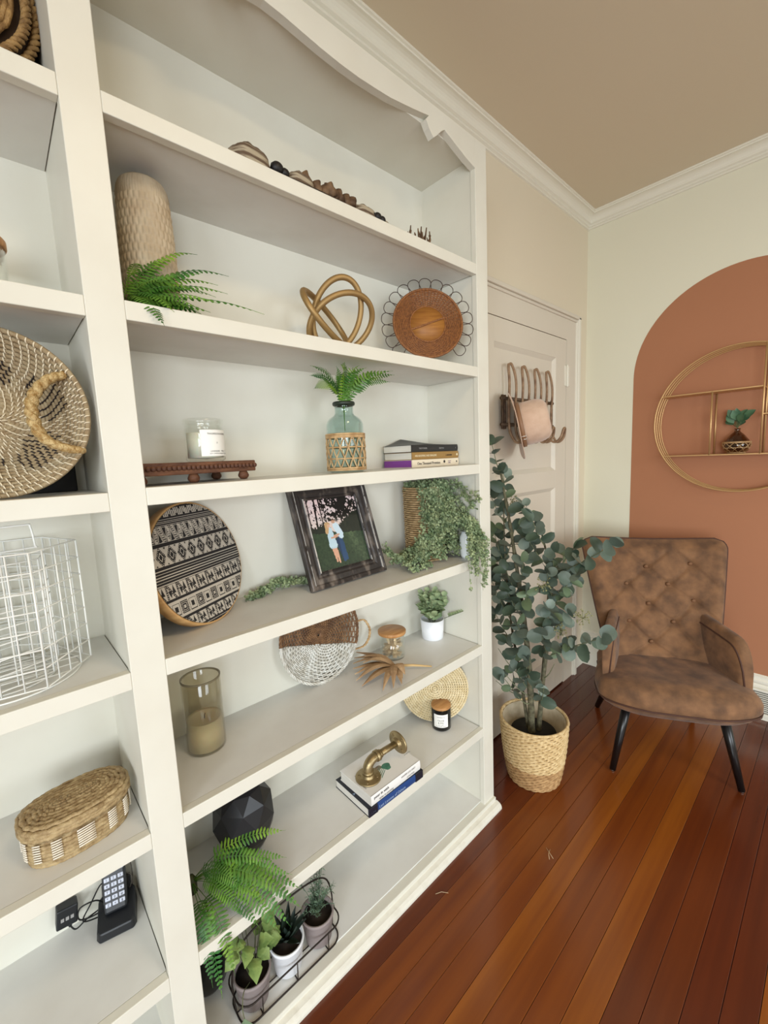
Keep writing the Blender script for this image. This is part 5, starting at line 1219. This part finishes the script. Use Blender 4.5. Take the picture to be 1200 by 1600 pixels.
# ================= accent chair
t = thing('accent_chair', 'brown distressed suede accent chair with button tufted back and black legs', 'chair', (1.993, -.473, 0)); t.rotation_euler = (0, 0, math.atan2(-.87130794, .49073666))
suede = mat('distressed_suede', (132, 94, 62), .82, col2=(88, 61, 40), scale=16, lo=.32, hi=.68, bump=.25, bscale=90, detail=10, sheen=.1)
piping = mat('dark_piping', (70, 42, 30), .7)
btn = [(-.03, .83), (.16, .848), (-.122, .748), (.059, .753), (-.031, .662), (.158, .684), (-.12, .581), (.068, .588), (-.031, .497), (-.215, .835), (.25, .765)][:9]
creases = []
for i in range(len(btn)):
    for j in range(i+1, len(btn)):
        d = math.hypot(btn[i][0]-btn[j][0], btn[i][1]-btn[j][1])
        if d < .16: creases.append((btn[i], btn[j]))
creases += [((-.031, .497), (-.13, .44)), ((-.031, .497), (.06, .44)), ((.068, .588), (.15, .50)), ((.158, .684), (.25, .60)), ((.16, .848), (.25, .76)), ((-.12, .581), (-.2, .50)), ((-.122, .748), (-.21, .66)), ((-.03, .83), (-.11, .90)), ((-.03, .83), (.06, .90)), ((.16, .848), (.09, .92))]
def hw(z):   # half width of the back at height z
    f = max(0, min(1, (z-.40)/.56)); w = .215+.108*f**.85; top = .965
    if z > top-.055: w -= .055*(1-math.sqrt(max(0, 1-((z-top+.055)/.055)**2)))
    return w
def bplane(z): return .285+(z-.44)*.42
def backf(u, v, th=0):
    z = .34+(.965-.34)*v; zz2 = z-.012*(1-(2*u-1)**2)*max(0, (v-.8)/.2); w = hw(z); a = (2*u-1)*w
    e = min(1, (1-abs(2*u-1))/.16); e2 = min(1, (1-v)/.09); puff = .040*(1-(1-e)**2.2)*(1-(1-e2)**2.2)
    wing = .045*abs(2*u-1)**3*(1-v*.3)
    dep = 0
    for bx, bz in btn: dep += .020*math.exp(-((a-bx)**2+(zz2-bz)**2)/.0006)
    cmin = 1
    for (ax_, az_), (bx, bz) in creases:
        dx, dz = bx-ax_, bz-az_; q = max(0, min(1, ((a-ax_)*dx+(zz2-az_)*dz)/(dx*dx+dz*dz))); cmin = min(cmin, math.hypot(a-ax_-dx*q, zz2-az_-dz*q))
    dep += .009*math.exp(-(cmin/.007)**2)
    return (a, bplane(z)-puff-wing+dep*min(1, e*e2*1.5)+.0, zz2)
mb = MB(); mb.grid(lambda u, v: backf(u, v), 96, 96)
def rear(u, v):
    x, y, z = backf(u, v); e = min(1, (1-abs(2*u-1))/.12); return (x, bplane(.34+.625*v)+.012+.055*math.sqrt(max(0, min(1, e)))*(1 if v < .95 else (1-v)/.05)-.045*abs(2*u-1)**3*(1-v*.3), z)
mb.grid(rear, 40, 40)
# join edge strips
def strip(fa, fb, n, mb):
    vs = []
    for i in range(n): s = i/(n-1); vs += [fa(s), fb(s)]
    mb.add(vs, [(2*i, 2*i+1, 2*i+3, 2*i+2) for i in range(n-1)], True)
strip(lambda s: backf(0, s), lambda s: rear(0, s), 40, mb); strip(lambda s: backf(1, s), lambda s: rear(1, s), 40, mb); strip(lambda s: backf(s, 1), lambda s: rear(s, 1), 40, mb); strip(lambda s: backf(s, 0), lambda s: rear(s, 0), 40, mb)
mb.build('backrest', suede, t)
mb = MB(); E_ = [backf(0, .12+.88*k/40) for k in range(41)]+[backf(k/30, 1) for k in range(1, 30)]+[backf(1, 1-.88*k/40) for k in range(41)]
mb.tube([(x*1.004, y+.004, z+.002) for x, y, z in E_], .0042, 6); mb.build('back_piping', piping, t)
b0 = None
for bx, bz in btn:
    y = bplane(bz)-.040+.020-.002
    if b0 is None: g = MB(); g.lathe([(0, -.004), (.009, -.003), (.0105, .001), (.008, .005), (.004, .0068), (0, .0072)], 16, M=RX(PI/2+.4)); b0 = g.build('button', mat('suede_button', (118, 82, 54), .7), t); q = b0
    else: q = share(b0, parent=t)
    q.location = (bx, y, bz)
# seat cushion: rounded plan shape
def seatw(f):   # f 0 front .. 1 back ; half width
    return .268+.022*math.sin(PI*min(1, f*1.2+.1)) if f > .25 else .29*math.sqrt(max(0, 1-((.25-f)/.27)**2))
NSe = 40
def seat(u, v, top=True):
    b = -.075+.435*v; w = seatw(v)*(1-.16*max(0, v-.45)); a = (2*u-1)*w; e = 1-abs(2*u-1)**4; fr = 1-(1-min(1, v/.22))**2.6
    zt = .400+.040*e**.6*fr**.8+.006*math.sin(PI*v)-.010*math.exp(-((a)**2+(b-.12)**2)/.012)
    zb = .335-.050*e**.8*fr
    return (a, b, zt if top else max(.285, zb))
mb = MB(); mb.grid(lambda u, v: seat(u, v), NSe, NSe); mb.grid(lambda u, v: seat(u, v, False), NSe, NSe)
for fx in (lambda s, tp: seat(0, s, tp), lambda s, tp: seat(1, s, tp), lambda s, tp: seat(s, 0, tp), lambda s, tp: seat(s, 1, tp)): 
    vs = []; n = NSe
    for i in range(n):
        s = i/(n-1); p1, p2 = Vector(fx(s, True)), Vector(fx(s, False)); c = Vector((0, .15, 0)); o_ = Vector((p1.x-c.x, p1.y-c.y, 0)).normalized()*.010
        vs += [p1, p1.lerp(p2, .3)+o_, p1.lerp(p2, .7)+o_, p2]
    mb.add(vs, [q for i in range(n-1) for q in ((4*i, 4*i+4, 4*i+5, 4*i+1), (4*i+1, 4*i+5, 4*i+6, 4*i+2), (4*i+2, 4*i+6, 4*i+7, 4*i+3))], True)
sobj = mb.build('seat_cushion', suede, t)
bm_ = bmesh.new(); bm_.from_mesh(sobj.data); bmesh.ops.remove_doubles(bm_, verts=bm_.verts, dist=.0008); bmesh.ops.recalc_face_normals(bm_, faces=bm_.faces); bm_.to_mesh(sobj.data); bm_.free()
mb = MB(); E_ = [seat(0, .95-.93*k/30, False) for k in range(31)]+[seat(k/40, .0+.02*0, False) for k in range(1, 40)]+[seat(1, .02+.93*k/30, False) for k in range(31)]
E_ = [(x*1.03, y-.008 if y < 0 else y, z+.012) for x, y, z in E_]; mb.tube(E_, .0042, 6); mb.build('seat_piping', piping, t)
# short curved arms
def arm(sx):
    def f(u, v):   # u along from back to front, v around the section
        b = .335-.280*u; zt = .640-.025*u-.01*u*u; rnd = math.sqrt(max(0, 1-max(0, (u-.70)/.30)**2.6)); zt = .40+(zt-.40)*rnd; a0 = .168+.080*u; th = .027*(.5+.5*rnd)
        an = 2*PI*v; cx_ = math.cos(an); cz2 = math.sin(an); sq = lambda q: math.copysign(abs(q)**.55, q)
        zm = (.36+zt)/2; hh = (zt-.36)/2
        return (sx*(a0+.008+th*sq(cx_)+.010*max(0, sq(cz2))), b, zm+hh*sq(cz2))
    mb = MB(); mb.grid(f, 34, 28, cv=True)
    mb.add([f(1, k/28) for k in range(28)], [tuple(range(28))], True); mb.add([f(0, k/28) for k in range(28)], [tuple(range(28))], True)
    mb.build('arm', suede, t)
    mb = MB(); mb.tube([f(u/30, .40) for u in range(31)]+[f(1, .40+(.5-.40)*q/6) for q in range(7)], .0036, 6); mb.build('arm_piping', piping, t)
arm(1); arm(-1)
leg_m = mat('black_lacquered_leg', (18, 15, 15), .3); glide = mat('steel_glide', (170, 166, 160), .3, 1)
for (a0, b0_, z0_), (a1, b1_) in (((-.178, .045, .300), (-.237, 0)), ((.178, .045, .300), (.237, 0)), ((-.17, .33, .32), (-.224, .505)), ((.17, .33, .32), (.224, .505))):
    mb = MB(); P0_, P1_ = Vector((a0, b0_, z0_)), Vector((a1, b1_, .006)); mb.tube([P0_, P0_.lerp(P1_, .5), P1_], [.0195, .0165, .0125], 16); l = mb.build('leg', leg_m, t)
    mb = MB(); mb.lathe([(0, 0), (.0085, 0), (.0085, .008), (0, .008)], 14, M=T((a1, b1_, 0))); mb.build('glide', glide, l)
MB().box(-.19, .19, .03, .34, .285, .305).build('seat_frame', blackmat, t, bevel=.004)

# ================= round gold wall shelf
RYc, RZc, RR = -.517, 1.537, .350
t = thing('round_wall_shelf', 'large round gold wire wall shelf hung on the terracotta arch', 'shelf', (WX-.002, RYc, RZc-RR))
cc = Vector((0, 0, RR)); gld = mat('satin_gold', (206, 168, 118), .45, .7)
for x_ in (-.118, -.080, -.042, -.006):
    mb = MB(); mb.tube([(x_, RR*math.cos(a), RR+RR*math.sin(a)) for a in [2*PI*k/96 for k in range(96)]], .0036 if x_ < -.1 else .0028, 6, closed=True); mb.build('ring', gld, t)
def rod(p, q, r=.004): mb = MB(); mb.tube([p, q], r, 6); mb.build('rod', gld, t)
yo = lambda y: y-RYc; zo = lambda z: z-(RZc-RR)
chord = lambda z: math.sqrt(RR**2-(z-RZc)**2)
def plank_(z, y0, y1): MB().box(-.119, -.005, yo(y0), yo(y1), zo(z)-.003, zo(z)+.003).build('shelf_plate', gld, t, bevel=.0008)
plank_(1.680, RYc+chord(1.680), -.606); plank_(1.368, RYc+chord(1.368), RYc-chord(1.368)); plank_(1.553, -.606, RYc-chord(1.553))
for y_, za, zb in ((-.413, 1.368, 1.680), (-.606, 1.368, RZc+math.sqrt(RR**2-(-.606-RYc)**2))):
    for x_ in (-.118, -.006): rod((x_, yo(y_), zo(za)), (x_, yo(y_), zo(zb)), .0042)
t = thing('cane_bud_vase', 'teardrop glass bud vase with cane wrap on the round wall shelf', 'vase', (WX-.062, -.510, 1.3715))
rf = lambda z: .030+.0235*math.sin(min(PI/2, max(0, z)/.045*PI/2)) if z < .045 else .0535
mb = MB(); mb.lathe([(0, .001), (.030, 0), (.046, .012), (.053, .032), (.0535, .046), (.047, .066), (.028, .092), (.013, .106), (.011, .114), (.0135, .122), (.0115, .122), (.009, .113), (.011, .104), (.026, .089), (.045, .064), (.051, .045), (.050, .030), (0, .006)], 40); mb.build('vase_glass', glassmat('smoky_brown_glass', (214, 202, 188), 1.5, .04), t)
mb = MB()
for z_ in (.004, .052, .056):
    mb = MB(); mb.tube([((rf(z_)+.002)*math.cos(a), (rf(z_)+.002)*math.sin(a), z_) for a in [2*PI*k/40 for k in range(40)]], .0022, 5, closed=True); mb.build('cane_band', rattan, t)
cane_net(t, lambda z: rf(z)+.002, .004, .053, 9, .0014, hz=(.028,))
t = thing('eucalyptus_sprig', 'short sprig of green leaves standing in the cane wrapped bud vase', 'plant', (WX-.062, -.510, 1.49))
mb = MB()
for k in range(15):
    a = 2*PI*k/7.3+.3; el = R.uniform(.6, 1.3); d = Vector((math.cos(a)*math.cos(el), math.sin(a)*math.cos(el), math.sin(el))); P = Vector((d.x*.012, d.y*.028, .012+.045*R.random())); mb.tube([(0, 0, -.02), (0, 0, .004), P], .001, 4)
    l = leafmesh(.052, .034, .3, .1, 7).mesh('leaf', mat('deep_sprig_leaf', (82, 118, 84), .5, col2=(60, 94, 68), scale=20)); o_ = bpy.data.objects.new('leaf', l); COL.objects.link(o_); o_.parent = t; o_.matrix_local = orient(P, d, (-1, 0, .5)) @ Matrix.Diagonal((1, 1, 1, 1))
mb.build('stems', vine_s, t)
# bits of straw on the floor
for (x, y, a, lab_) in ((1.297, -.262, .4, 'wisp of pale straw on the floor boards in the middle of the room'), (.920, -.080, -.7, 'single pale straw on the floor close to the bookcase')):
    mb = MB(); mb.tube([(-.02, 0, .0015), (0, .004, .003), (.022, .0, .0015)], .0007, 4)
    if x > 1: mb.tube([(-.012, -.012, .0015), (.004, .0, .0025), (.024, .014, .0015)], .0007, 4)
    o_ = mb.build('straw_wisp', mat('pale_straw', (214, 190, 150), .7)); o_.location = (x, y, .0); o_.rotation_euler = (0, 0, a); tag(o_, lab_, 'straw')
